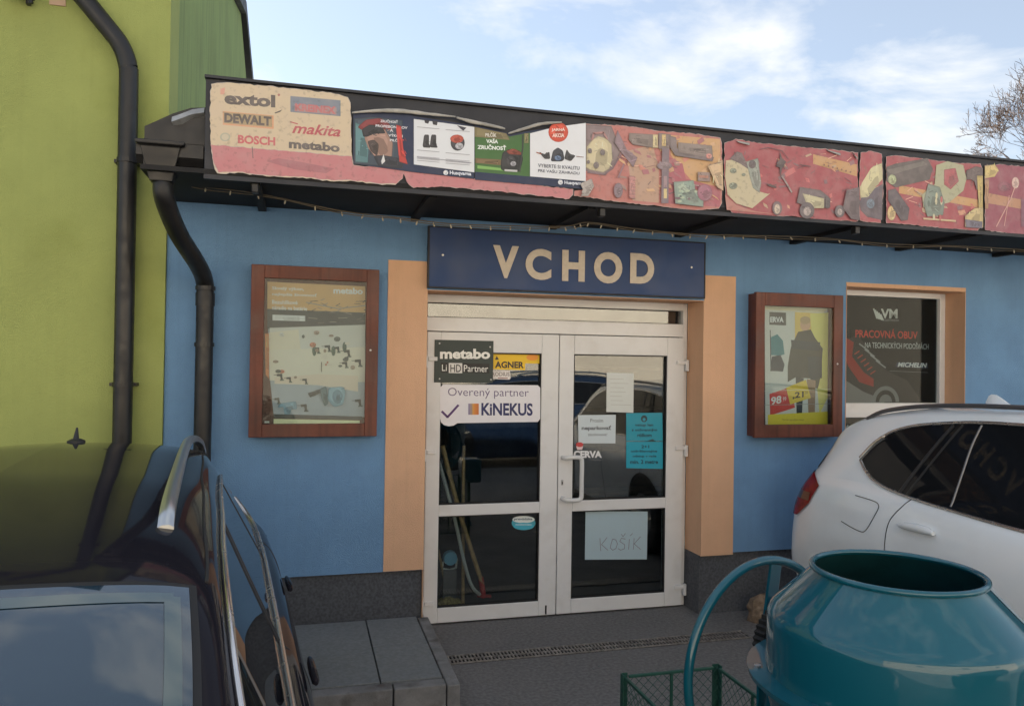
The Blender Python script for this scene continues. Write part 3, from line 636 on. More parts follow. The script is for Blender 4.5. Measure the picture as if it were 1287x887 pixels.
for seg in ([(754,676),(755,692)], [(763,675),(756,684),(764,691)], [(768,683),(767,688),(770,691),(774,689),(776,683),(774,678),(770,677),(768,683)], [(786,677),(781,676),(779,680),(785,684),(785,689),(780,691),(777,689)], [(781,671),(783,674),(786,670)], [(791,677),(790,690)], [(792,673),(795,670)], [(797,676),(796,690)], [(805,674),(797,683),(805,690)]): p.line(seg, .0045, pc)
sheet('paper_notice', p, 'white KOŠÍK sheet handwritten in pencil in the lower right door pane', 'notice')
# ------------------------------------------------------------------ banners along the fascia
FY = -.858
def fz(x): return 0
cream, pink, rose = C(206,188,156,1.15), C(190,112,118,1.15), C(170,60,72,1.1)
p = Print(FY)
p.poly([(266,106), (285,104), (330,108), (380,113), (425,119), (437,123), (440,130), (442,195), (444,209), (505,213), (505,223), (497,232), (480,232), (440,227), (420,228), (380,223), (340,222), (300,217), (274,218), (268,205), (265,180), (264,140)], cream, .006)
p.poly([(265,182), (442,197), (444,208), (507,213), (506,224), (498,231), (480,231), (440,226), (420,227), (380,222), (340,221), (300,216), (275,217), (269,205)], pink, .006)
sl = .085; dk = (.10,.095,.09)
p.text('extol', 282, 115, 346, 131, C(68,66,62), sl*.9, .045); p.ell(350.5, 119.5, 1.6, 1.6, C(160,100,90)); p.poly([(277,112), (283,110), (282,119), (277,119)], C(205,150,130))
p.rect(280, 140, 344, 157, C(205,150,110), sl); p.rect(281, 141, 342, 155, C(160,140,100), sl); p.text('DEWALT', 282, 142, 341, 154, C(62,60,56), sl, .05)
p.ell(283, 172.5, 6.5, 5.5, C(165,165,145)); p.ell(283, 172.5, 4.5, 4, C(190,180,155)); p.text('BOSCH', 299, 169.5, 346, 180.5, C(190,85,90), sl*.8, .04)
p.rect(365, 121, 428, 141, C(105,120,135), sl); p.rect(370, 131, 423, 140, C(150,130,130), sl); p.text('STAVMIX'.replace('STAVMIX','KREINEX'), 371, 130, 422, 139.5, C(180,95,100), sl, .05)
p.text('makita', 367, 154, 428, 167.5, C(175,62,75), sl, .02, .35); p.line([(365,153.5),(374,156)], .006, C(175,62,75))
p.text('metabo', 363, 175, 427, 186.5, C(66,66,64), sl, .045)
p.line([(317,185), (318,199)], .004, (.1,.08,.08)); p.poly([(345,142), (355,138), (352,141), (346,143)], (.05,.05,.04)); p.poly([(335,203), (350,199), (385,205), (420,212), (410,218), (370,213)], C(168,98,108,1.1))
sheet('brand_banner', p, 'faded cream and pink banner of tool brand names at the left end', 'banner', m=M['banner'])
# strip under the two garden posters
p = Print(FY+.0005)
p.poly([(505,213), (600,225), (720,238), (720,244), (715,250), (690,247), (650,243), (600,238), (560,235), (520,236), (511,228)], pink, .008)
sheet('torn_banner', p, 'torn pink banner strip hanging below the two dark blue posters', 'banner', m=M['banner'])
nv = C(32,44,72)
p = Print(FY-.004); p.detail = 4
p.poly([(444,142), (500,140), (520,146), (595,158), (596,225), (516,216), (444,206)], nv)
p.poly([(446,150), (470,148), (505,152), (505,210), (446,205)], C(60,72,84)); p.poly([(447,155), (458,160), (463,185), (462,204), (447,203)], C(84,120,124))
p.poly([(458,158), (470,156), (484,164), (493,180), (492,196), (480,205), (470,195), (463,186), (459,175)], C(150,120,108)); p.poly([(450,160), (460,151), (478,149), (488,155), (494,165), (480,160), (465,158), (456,164)], C(120,50,52)); p.poly([(455,163), (465,157), (480,160), (484,168), (470,168), (462,172), (457,172)], (.03,.03,.035))
p.poly([(462,178), (470,176), (476,182), (474,196), (466,190)], C(70,60,58)); p.poly([(470,196), (485,196), (505,200), (505,212), (476,209)], (.03,.035,.05)); p.poly([(479,203), (482,194), (484,203), (480,207)], C(200,200,200))
for i, (t_, x0, x1) in enumerate((('ZRUČNOSŤ', 478, 500), ('PROFESIONÁLOV', 472, 512), ('A', 490, 494), ('VÝKON', 488, 506), ('PILČÍK', 490, 505))): p.text(t_, x0, 150+i*6, x1, 154+i*6, C(205,205,210), .07, .03)
p.poly([(498,158), (504,160), (507,190), (512,206), (502,203), (500,180)], C(175,60,55))
p.poly([(520,150), (596,160), (596,217), (520,207)], C(205,208,212))
for i in (0, 1): p.poly([(533+i*9, 170), (539+i*9, 170), (539+i*9, 181), (541+i*9, 186), (531+i*9, 185.5)], (.04,.04,.045))
p.poly([(533,151), (540,152), (538,156), (534,155)], (.04,.04,.05)); p.poly([(543,152), (550,153), (549,158), (544,157)], (.04,.04,.05)); p.ell(575, 180, 8.5, 9.5, (.05,.05,.06)); p.ell(574, 175, 8, 5, C(165,75,60)); p.ell(577, 184, 5, 4, C(160,160,165))
p.poly([(574,158), (586,161), (582,165)], (.06,.06,.08))
for y in (160, 189, 197, 199.5, 202): p.line([(524,y), (552,y+2.5)], .003, C(150,150,158)); p.line([(560,y+3.5), (590,y+6)], .003, C(150,150,158))
p.line([(524,198), (592,205)], .004, C(140,140,150)); p.ell(560, 217.5, 3, 3, C(200,205,215)); p.text('Husqvarna', 565, 215, 592, 221, C(200,205,215), .06, .04)
o = sheet('garden_poster', p, 'dark blue poster with a bearded man in a cap and work boots', 'poster', m=M['print'])
p = Print(FY-.004); p.detail = 4
p.poly([(597,158), (640,168), (700,160), (735,155), (735,238), (597,226)], nv)
p.poly([(597,160), (636,168), (640,172), (666,167), (666,222), (597,216)], C(62,100,52)); p.poly([(597,160), (636,168), (640,176), (597,172)], C(120,110,78)); p.poly([(598,199), (630,201), (632,208), (598,205)], C(110,90,62)); p.poly([(600,208), (634,212), (634,215), (600,212)], C(120,165,90))
p.text('VAŠA', 611, 174, 626, 180, C(215,220,215), .05, .04); p.text('ZRUČNOSŤ', 600, 181, 636, 187.5, C(215,220,215), .05, .04); p.text('PILČÍK', 610, 166, 624, 172, C(205,200,190), .05, .03)
p.poly([(630,203), (632,192), (640,188), (653,190), (657,199), (653,216), (630,214)], (.025,.028,.03)); p.poly([(636,190), (646,187), (655,192), (655,195), (640,194)], C(120,60,48)); p.ell(642, 203, 6, 6.5, (.05,.05,.055)); p.ell(645, 206, 3.5, 3, C(150,150,155))
p.line([(657,170), (657,185), (653,216)], .008, (.05,.055,.055)); p.rect(659, 168, 664, 180, C(120,115,80)); p.poly([(634,213), (650,214), (650,216.5), (634,215.5)], C(180,180,180))
p.poly([(666,168), (698,160), (736,155), (736,228), (666,222)], C(208,210,214)); p.ell(701.5, 166.5, 12, 12, C(190,75,55)); p.text('JARNÁ', 693, 161, 710, 166, C(225,200,190), 0, .04); p.text('AKCIA', 694, 168, 709, 173, C(225,200,190), 0, .04)
p.poly([(692,203), (695,190), (701,186), (707,190), (709,200), (706,203)], (.04,.045,.06)); p.ell(701, 199, 4, 3, C(90,110,140)); p.poly([(709,200), (712,188), (716,194), (723,196), (717,203)], (.05,.05,.055)); p.poly([(677,191), (684,195), (690,191), (691,200), (684,200)], (.05,.05,.055)); p.line([(674,192), (680,194)], .006, C(150,80,60)); p.line([(724,197), (733,198)], .004, C(120,90,80))
p.text('VYBERTE SI KVALITU', 676, 206, 728, 210.5, C(70,75,90), .07, .01); p.text('PRE VAŠU ZÁHRADU', 676, 212, 728, 216.5, C(70,75,90), .07, .01); p.ell(704, 229.5, 3, 3, C(200,205,215)); p.text('Husqvarna', 709, 227.5, 733, 233, C(200,205,215), .06, .04)
o = sheet('garden_poster', p, 'dark blue poster with robot mower on a green lawn and red disc', 'poster', m=M['print'])
def clutter(p, x0, x1, yt0, yt1, hgt, n, seed, cols):
    g_ = random.Random(seed); d_ = p.detail; p.detail = 0
    for _ in range(n):
        x = g_.uniform(x0, x1-6); t = (x-x0)/(x1-x0); y = yt0+(yt1-yt0)*t+g_.uniform(4, hgt-8); w_ = g_.uniform(3, 13); h_ = g_.uniform(1.5, 6); sl_ = g_.uniform(-.6, .6); c_ = g_.choice(cols)
        p.poly([(x, y), (x+w_*.8, y+w_*sl_), (x+w_, y+w_*sl_+h_), (x+w_*.2, y+h_)], c_)
    for _ in range(n//2):
        x = g_.uniform(x0, x1-8); t = (x-x0)/(x1-x0); y = yt0+(yt1-yt0)*t+g_.uniform(4, hgt-6); p.line([(x, y), (x+g_.uniform(3, 12), y+g_.uniform(-5, 5))], g_.uniform(.002, .006), g_.choice([C(110,60,70), C(225,170,150), C(90,80,85)]))
    p.detail = d_
RED_ = [C(150,60,76), C(186,90,92), C(196,140,110), C(140,100,104), C(176,150,120), C(120,84,92)]
# tools banners
p = Print(FY); p.detail = 9
p.poly([(736,156), (780,158), (830,165), (870,168), (905,174), (907,181), (907,255), (903,262), (870,264), (830,259), (780,254), (738,248), (722,246), (722,240), (735,238)], C(186,108,100,1.1), .007)
p.poly([(842,170), (905,175), (906,235), (870,228), (850,205), (843,195)], C(204,160,105,1.1)); p.poly([(838,196), (858,206), (862,225), (890,232), (905,240), (905,260), (840,256)], C(172,82,98,1.1)); p.poly([(788,190), (820,182), (828,210), (828,255), (795,252)], C(186,150,125,1.1))
p.poly([(737,158), (768,160), (780,190), (770,212), (760,219), (742,216), (737,214)], C(120,105,108,1.1)); p.poly([(738,185), (745,176), (752,172), (762,175), (768,182), (769,200), (765,212), (758,216), (742,213), (737,210)], C(196,186,148,1.1))
clutter(p, 772, 904, 160, 176, 84, 46, 3, [C(200,128,110), C(196,150,112), C(160,96,104), C(150,120,112), C(205,165,120)])
p.line([(744,176), (746,168), (758,167), (763,175)], .012, C(170,120,118,1.1))
for x, y, s in ((741,190,2.5), (757,192,3), (749,208,3.2), (739,204,2)): p.ell(x, y, s, s*1.25, C(100,95,95))
p.line([(738,217), (760,220), (772,208), (783,190)], .008, C(110,85,95)); p.poly([(776,165), (788,190), (800,198), (795,210), (783,195), (772,180)], C(120,100,110))
p.poly([(791,168), (820,170), (820,186), (795,182), (790,176)], C(112,102,96)); p.poly([(820,170), (826,170), (826,186), (820,186)], C(190,175,130)); p.poly([(827,168), (842,170), (840,190), (827,187)], C(110,98,95)); p.rect(831, 170, 836, 184, C(190,165,110))
p.poly([(841,172), (849,174), (850,190), (895,198), (893,203), (848,196), (842,186)], C(98,90,92)); p.poly([(852,180), (893,184), (894,199), (852,192)], C(118,108,102)); p.ell(890, 197, 3.5, 3.2, C(190,120,110)); p.poly([(870,188), (880,188), (879,190), (871,190)], (.04,.035,.035))
p.poly([(831,186), (840,188), (839,256), (830,256)], C(110,98,108)); p.ell(834, 209, 9, 5, C(120,105,112)); p.rect(833, 222, 837, 236, C(150,125,130)); p.rect(833, 238, 837, 250, C(205,185,125))
p.rect(876, 217, 891, 228, C(130,112,105), .05); p.rect(877, 221, 889, 224, C(170,115,95), .05); p.ell(776, 240, 5.5, 9, C(110,95,105)); p.poly([(790,222), (797,223), (797,250), (790,249)], C(165,110,108))
for i in range(6): p.line([(789, 224+i*4.5), (798, 225+i*4.5)], .003, C(196,130,120))
p.line([(783,207), (776,224)], .010, C(130,95,105)); p.poly([(846,230), (870,228), (873,243), (882,248), (882,260), (848,256)], C(118,142,130)); p.poly([(850,236), (856,231), (864,240), (858,246)], C(150,170,150))
for i in range(14): x = 848+rnd()*30; y = 240+rnd()*14; p.ell(x, y, 1.5+rnd()*1.5, 1.5, random.choice([C(80,100,95), C(165,180,155), C(100,80,90)]))
p.ell(884, 243, 9, 10, C(150,92,112,1.1)); p.poly([(728,232), (742,226), (745,235), (738,247), (729,247), (732,240)], C(150,145,140))
p.poly([(888,210), (906,203), (907,240), (900,236)], C(200,170,130,1.1)); p.line([(896,207),(905,205)], .004, (.1,.06,.05))
sheet('tools_banner', p, 'faded orange pink banner printed with hand tools right of the red disc', 'banner', m=M['banner'])
p = Print(FY); p.detail = 9
p.poly([(911,180), (925,175), (945,179), (990,184), (1040,188), (1078,192), (1078,278), (1040,277), (1000,272), (960,271), (920,267), (913,255), (910,220)], C(160,58,70,1.1), .008)
p.poly([(1022,194), (1077,207), (1077,222), (1022,206)], C(196,150,95,1.1)); clutter(p, 930, 1076, 182, 192, 82, 44, 7, RED_); p.poly([(911,245), (925,258), (950,266), (990,271), (913,264)], C(184,120,108,1.1))
p.poly([(912,202), (922,201), (938,208), (946,225), (950,240), (965,244), (968,243), (945,262), (925,256), (914,245), (911,222)], C(196,186,150,1.1)); p.poly([(917,200), (926,191), (932,193), (938,205), (942,214), (930,206)], C(92,80,82)); p.poly([(938,204), (952,200), (956,230), (954,242), (946,236), (942,222)], C(128,138,128)); p.ell(945, 207, 4.5, 5, C(80,75,78))
for x, y, s in ((921,215,4), (921,234,5), (934,220,2.5)): p.ell(x, y, s, s*.8, C(120,130,112))
p.ell(976, 262, 6, 8.5, C(90,75,80)); p.ell(976, 263, 3.6, 6, C(185,170,150)); p.line([(955,188), (965,186), (982,190), (990,200)], .005, C(100,50,58)); p.poly([(979,190), (982,200), (987,204), (982,212), (980,222), (979,211), (974,209), (980,203)], (.03,.02,.025)); p.poly([(963,231), (975,235), (974,237), (965,234)], (.05,.03,.03))
p.line([(982,222), (990,235), (994,242)], .012, C(140,130,125)); p.poly([(1001,255), (1005,236), (1030,240), (1040,248), (1042,260), (1030,262), (1015,260)], C(85,78,82)); p.poly([(1008,244), (1034,250), (1034,262), (1015,262)], C(170,165,130)); p.ell(1013, 265, 9, 10, C(72,68,74)); p.ell(1013, 266, 4.5, 5.5, C(160,150,145)); p.ell(1054, 266, 6, 7.5, C(72,68,74)); p.ell(1054, 267, 3, 4, C(160,150,145)); p.poly([(1036,248), (1042,250), (1041,262), (1036,262)], C(60,60,64))
for i in range(7): p.ell(1034+i*5.5, 208+i*1.5, 1, 1.2, C(120,80,60))
p.line([(1004,208), (1017,210)], .005, (.05,.03,.03)); p.poly([(1058,262), (1062,242), (1078,240), (1078,277), (1068,275)], C(78,70,76)); p.poly([(1062,240), (1078,236), (1078,246), (1064,247)], C(90,80,86))
sheet('tools_banner', p, 'dark pink banner with a cracked tear and small wheeled mower print', 'banner', m=M['banner'])
p = Print(FY); p.detail = 9
p.poly([(1082,192), (1095,190), (1108,194), (1110,240), (1107,280), (1090,279), (1081,277), (1080,230)], C(165,60,72,1.1), .006)
p.poly([(1081,235), (1097,210), (1108,206), (1109,225), (1100,235), (1094,250), (1082,250)], C(196,190,145,1.1)); p.poly([(1080,252), (1092,250), (1102,236), (1109,232), (1108,276), (1090,272), (1082,264)], C(70,66,78)); p.ell(1094, 256, 5, 6, C(90,110,125))
sheet('tools_banner', p, 'narrow pink banner strip between two dark gaps', 'banner', m=M['banner'])
p = Print(FY); p.detail = 9
p.poly([(1114,197), (1130,196), (1160,200), (1200,205), (1232,206), (1234,212), (1234,285), (1228,290), (1190,287), (1150,283), (1114,280)], C(160,56,68,1.1), .007)
p.poly([(1130,233), (1234,252), (1234,262), (1130,243)], C(196,150,92,1.1)); clutter(p, 1118, 1232, 200, 208, 74, 40, 9, RED_); p.poly([(1114,210), (1125,206), (1165,199), (1172,212), (1168,226), (1125,236), (1114,228)], C(70,68,66)); p.poly([(1114,214), (1160,203), (1165,207), (1120,220)], C(96,94,88)); p.ell(1121, 226, 5, 6, C(150,160,120)); p.ell(1120, 268, 5, 9, C(190,165,110))
p.poly([(1116,240), (1125,238), (1142,262), (1140,276), (1132,277), (1116,252)], C(60,58,66)); p.poly([(1176,208), (1190,203), (1210,208), (1214,225), (1210,240), (1192,255), (1178,258), (1170,250), (1160,262), (1158,245), (1174,232)], C(168,170,135,1.1)); p.poly([(1186,214), (1200,212), (1204,228), (1194,238), (1186,232)], C(150,60,68)); p.poly([(1166,232), (1180,236), (1186,255), (1184,270), (1165,272), (1160,255)], C(100,120,108)); p.line([(1160,275), (1200,278)], .012, C(190,170,130))
for i in range(9): p.ell(1165+rnd()*18, 240+rnd()*34, 1.5, 4, random.choice([C(60,90,80), C(170,80,80), C(190,185,150)]))
p.poly([(1214,215), (1226,210), (1234,212), (1234,240), (1226,238), (1224,226), (1214,226)], C(80,70,68)); p.poly([(1227,222), (1234,222), (1234,262), (1229,262)], C(170,150,80)); p.poly([(1212,272), (1224,262), (1234,262), (1234,286), (1212,285)], C(186,168,112,1.1)); p.poly([(1212,276), (1233,279), (1233,287), (1213,286)], C(80,82,100))
sheet('tools_banner', p, 'pink banner with large black angle grinder and jigsaw prints', 'banner', m=M['banner'])
p = Print(FY); p.detail = 9
p.poly([(1238,208), (1260,207), (1300,211), (1340,216), (1340,303), (1300,298), (1260,292), (1238,289)], C(140,50,76,1.1), .007)
p.poly([(1238,242), (1340,262), (1340,272), (1238,255)], C(180,130,95,1.1)); p.poly([(1238,209), (1250,207), (1255,214), (1250,222), (1238,224)], C(186,165,100)); p.poly([(1238,226), (1243,226), (1242,262), (1238,262)], C(150,110,75)); p.ell(1276, 230, 4.5, 7, C(190,160,150)); p.line([(1275,236), (1270,250), (1252,285)], .008, C(200,150,140)); p.line([(1268,246), (1262,284)], .006, C(200,150,140)); p.ell(1262, 235, 8, 6, C(120,45,70)); p.poly([(1283,250), (1340,262), (1340,290), (1283,285)], C(110,60,85))
sheet('tools_banner', p, 'dark purple pink banner at the right end of the fascia', 'banner', m=M['banner'])
# curled flaps
def curl(pts, r0, name, label):
    b = MB(); q = [Vector((at(x, y, FY)[0], FY-.014, at(x, y, FY)[1])) for x, y in pts]; q = smooth([tuple(v) for v in q], 5); n = len(q); seg = 9
    for i, c in enumerate(q):
        rr = r0*(.35+.65*math.sin(math.pi*min(1, (i+.6)/n)))*(.85+.3*rnd())
        for j in range(seg):
            th = R(-60+250*j/(seg-1)); b.v.append((c.x, c.y-rr*math.cos(th)*.9, c.z+rr*math.sin(th)))
    for i in range(n-1):
        for j in range(seg-1): b.f.append((i*seg+j, i*seg+j+1, (i+1)*seg+j+1, (i+1)*seg+j))
    o = b.build(name, M['vinyl_back'], smooth=True); m_ = o.modifiers.new('solid', 'SOLIDIFY'); m_.thickness = .0015
    tag(o, label, 'banner flap')
curl([(442,143), (470,141), (500,141), (540,145), (572,148)], .013, 'curled_flap', 'curled pale banner edge above the bearded man poster')
curl([(573,149), (590,154), (610,158), (634,163)], .013, 'curled_flap', 'curled pale flap hanging over the boots poster right half')
curl([(638,169), (655,164), (680,157), (705,155)], .012, 'curled_flap', 'short curled flap rising to the right above the green lawn poster')
# bits of peeled vinyl along the top
pe = [(1038,188,1056,193), (925,177,942,180), (1070,191,1077,198), (955,181,970,183), (1098,192,1105,198), (870,169,884,172)]
for i, (x0, y0, x1, y1) in enumerate(pe[:3]):
    a = at(x0, y0, FY); c = at(x1, y1, FY); b = MB()
    b.quad((a[0], FY-.003, a[1]), (c[0], FY-.003, c[1]), (c[0]-.01, FY-.016, c[1]-.018), (a[0]+.01, FY-.016, a[1]-.014))
    o = b.build('peeled_scrap', M['vinyl_back']); m_ = o.modifiers.new('solid', 'SOLIDIFY'); m_.thickness = .001
    tag(o, ['pale peeled scrap above the small mower print', 'pale peeled scrap at top left of the cracked banner', 'tiny peeled scrap beside the narrow banner strip'][i], 'banner scrap')
# bent flashing at the end of the fascia
b = MB(); pts = [(-.70, -.80, 3.125), (-.66, -.81, 3.14), (-.60, -.80, 3.175), (-.54, -.80, 3.19)]
for x, y, z in pts: b.v += [(x, y, z+.018), (x, y-.015, z-.012), (x+.01, y+.03, z-.03)]
for i in range(3):
    for j in range(2): k = i*3+j; b.f.append((k, k+1, k+4, k+3))
o = b.build('bent_flashing', M['flash']); o.modifiers.new('s', 'SOLIDIFY').thickness = .003; tag(o, 'bent pale metal flashing scrap at the left end of the canopy', 'flashing')
# string lights under the canopy
sl_ = empty('string_lights', (2.3, -.5, 2.8), 'thin string of small bulbs sagging under the dark canopy', 'string lights')
pts = []; ctrl = [(-.66, 2.85), (-.28, 2.83), (.2, 2.755), (.55, 2.735), (.86, 2.72), (1.25, 2.735), (1.62, 2.755), (1.78, 2.79), (2.1, 2.765), (2.5, 2.75), (2.9, 2.765), (3.5, 2.79), (4.1, 2.775), (4.8, 2.79), (5.5, 2.80), (6.2, 2.80)]
pts = smooth([(x-2.3, -.02*math.sin(x*3), z-2.8) for x, z in ctrl], 6)
b = MB(); b.tube(pts, .0035, 5); b.tube([(p.x+.02, p.y+.012*math.sin(i*.8), p.z-.006-.010*abs(math.sin(i*.37))) for i, p in enumerate(pts)], .0028, 5); b.build('cable', M['wire'], sl_)
bl = MB(); bl.lathe([(.0001, -.026), (.004, -.022), (.005, -.012), (.0035, 0)], (0,0,0), 8)
src = bl.build('bulb', M['bulb'], sl_, smooth=True)
for i in range(2, len(pts)-1, 2):
    o = src if i == 2 else src.copy()
    if i > 2: col.objects.link(o)
    o.location = (pts[i].x, pts[i].y, pts[i].z-.006); o.rotation_euler = (random.uniform(-.5, .5), random.uniform(-.5, .5), 0)
# ------------------------------------------------------------------ green building
gb_ = empty('green_building', (-5, 3, 0), 'tall lime green rendered building left of the shop', 'building')
def gpart(x0, x1, y0, y1, z0, z1, name, m, bev=0): return lb(x0, x1, y0, y1, z0, z1, name, m, gb_, bev)
gpart(-12, -.842, -.025, .3, 0, 4.95, 'wall', M['green'])
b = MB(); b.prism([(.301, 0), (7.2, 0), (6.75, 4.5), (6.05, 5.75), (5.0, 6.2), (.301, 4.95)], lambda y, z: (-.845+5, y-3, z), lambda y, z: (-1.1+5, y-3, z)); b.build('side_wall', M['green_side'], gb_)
b = MB(); b.tube([(-.835+5, 7.25-3, 0), (-.835+5, 6.8-3, 4.5), (-.835+5, 6.1-3, 5.75)], .045, 6); b.build('verge_trim', M['gutter'], gb_)
b = MB(); b.prism([(-.45, 4.80), (5.0, 6.21), (7.2, 5.6), (7.2, 5.75), (5.0, 6.36), (-.45, 4.95)], lambda y, z: (-.78+5, y-3, z), lambda y, z: (-12+5, y-3, z)); b.build('roof', M['fascia'], gb_); gpart(-12, -11.7, .3, 7, 0, 4.9, 'far_wall', M['green'])
dp = MB(); ox = 5; P_ = [(-1.62, 4.35), (-1.42, 4.13), (-1.19, 3.86), (-1.10, 3.74), (-1.06, 3.62), (-1.055, 3.5), (-1.052, 2.6), (-1.05, 1.3), (-1.05, .1)]
pth = smooth([(x+ox, -.115-3, z) for x, z in P_], 6)
dp.tube(pth, .054, 18); gp_ = dp.build('downpipe', M['gutter'], gb_, smooth=True)
for z in (3.05, 1.7):
    c = MB(); c.tube([(-1.052+ox, -3.115, z-.014), (-1.052+ox, -3.115, z+.014)], .060, 18); c.box(-1.13+ox, -.98+ox, -3.10, -3.026, z-.010, z+.010); c.build('pipe_clip', M['gutter'], gp_)
# floodlight on the green wall, top left corner
fl = empty('wall_floodlight', (-1.62, -.03, 3.95), 'small black floodlight on a bracket high on the green wall', 'lamp')
b = MB(); b.box(-.13, .03, -.19, -.05, .03, .14); b.build('lamp_head', M['plastic'], fl, bevel=.012)
b = MB(); b.tube([(-.05, 0, .05), (-.05, -.08, .06)], .02, 10); b.tube([(.02, -.12, .04), (.045, -.12, -.03)], .013, 8); b.tube([(-.10, -.12, .04), (.02, -.12, .03), (.06, -.12, -.005)], .012, 8); b.build('bracket', M['plastic'], fl)
b = MB(); b.box(-.01, .01, -.04, -.004, .0, .06); b.build('mount_plate', M['plastic'], fl)
a = at(62, 6, -.03); c = at(83, -12, -.03)
b = MB(); b.box(a[0], c[0], -.034, -.026, a[1], c[1]); o = b.build('wall_label', mat('pink_label', (.55,.38,.26), .6)); tag(o, 'small pink orange label on the green wall at the top edge', 'sign')
# ------------------------------------------------------------------ tools inside, behind the left door pane
def tool(name, parts_, label, cat):
    t = empty(name, parts_[0][4], label, cat); L0 = Vector(parts_[0][4])
    for nm, pts_, r, m_, _ in parts_:
        b = MB(); b.tube([tuple(Vector(q)-L0) for q in pts_], r, 10); b.build(nm, m_, t, smooth=True)
    return t
def at3(px, py, Y): a = at(px, py, Y); return (a[0], Y, a[1])
tool('shovel', [('handle', smooth([at3(556, 560, .30), at3(578, 645, .36), at3(606, 733, .42)], 4), .017, M['handle_wood'], at3(606, 745, .42)), ('ferrule', [at3(604, 725, .42), at3(608, 750, .43)], .021, M['red'], 0), ('blade', [at3(600, 748, .43), at3(617, 749, .43)], .012, M['red'], 0)], 'wooden handled tool with a red metal foot leaning behind the door', 'tool')
tool('bent_pole', [('pole', smooth([at3(549, 570, .33), at3(571, 650, .36), at3(582, 700, .38), at3(592, 734, .40), at3(603, 747, .42)], 5), .013, M['pale_grey'], at3(603, 748, .42))], 'pale hooked pole leaning behind the left door pane', 'pole')
tool('wooden_slat', [('slat', [at3(583, 560, .45), at3(582, 632, .45), at3(582, 770, .45)], .012, M['handle_wood'], at3(582, 770, .45))], 'thin upright wooden slat behind the upper left door pane', 'slat')
t = tool('broom', [('handle', [at3(551, 690, .5), at3(562, 748, .48)], .009, M['handle_wood'], at3(563, 758, .48))], 'small straw broom standing behind the lower left door pane', 'broom')
b = MB(); n = 7
b.prism([(-.10, -.035), (.12, -.035), (.10, .02), (.01, .055), (-.02, .055), (-.085, .015)], lambda x, z: (x, -.03, z), lambda x, z: (x, .03, z)); b.build('bristles', M['straw'], t)
tm = empty('small_machine', at3(565, 705, .5), 'light blue and white machine on the shop floor behind the tools', 'machine')
b = MB(); b.lathe([(.001, -.05), (.05, -.045), (.055, 0), (.03, .03), (.001, .03)], (0,0,.03), 16, 'y'); b.build('motor', M['bluemetal'], tm, smooth=True); b = MB(); b.tube([(-.05, 0, 0), (-.055, 0, -.05), (.0, 0, -.065), (.05, 0, -.05), (.055, 0, .02)], .009, 8); b.build('frame', M['pale_grey'], tm, smooth=True); b = MB(); b.box(-.05, .05, -.03, .06, -.35, -.06); b.build('base', M['dark'], tm)
for k_, (x, lab) in enumerate(((.05, 'dark shelf rack left inside the shop'), (3.0, 'dark shelf rack right inside the shop'))):
    rk = empty('shelf_rack', (x, 3.6, 0), lab, 'shelf')
    for z in (.3, .8, 1.3, 1.8, 2.2): b = MB(); b.box(0, 1.6, -.2, .2, z, z+.03); b.build('shelf', M['shelf'], rk)
    for i in range(4): b = MB(); xx = .0+(i % 2)*1.57; yy = -.2+(i//2)*.37; b.box(xx, xx+.03, yy, yy+.03, 0, 2.3); b.build('post', M['shelf'], rk)
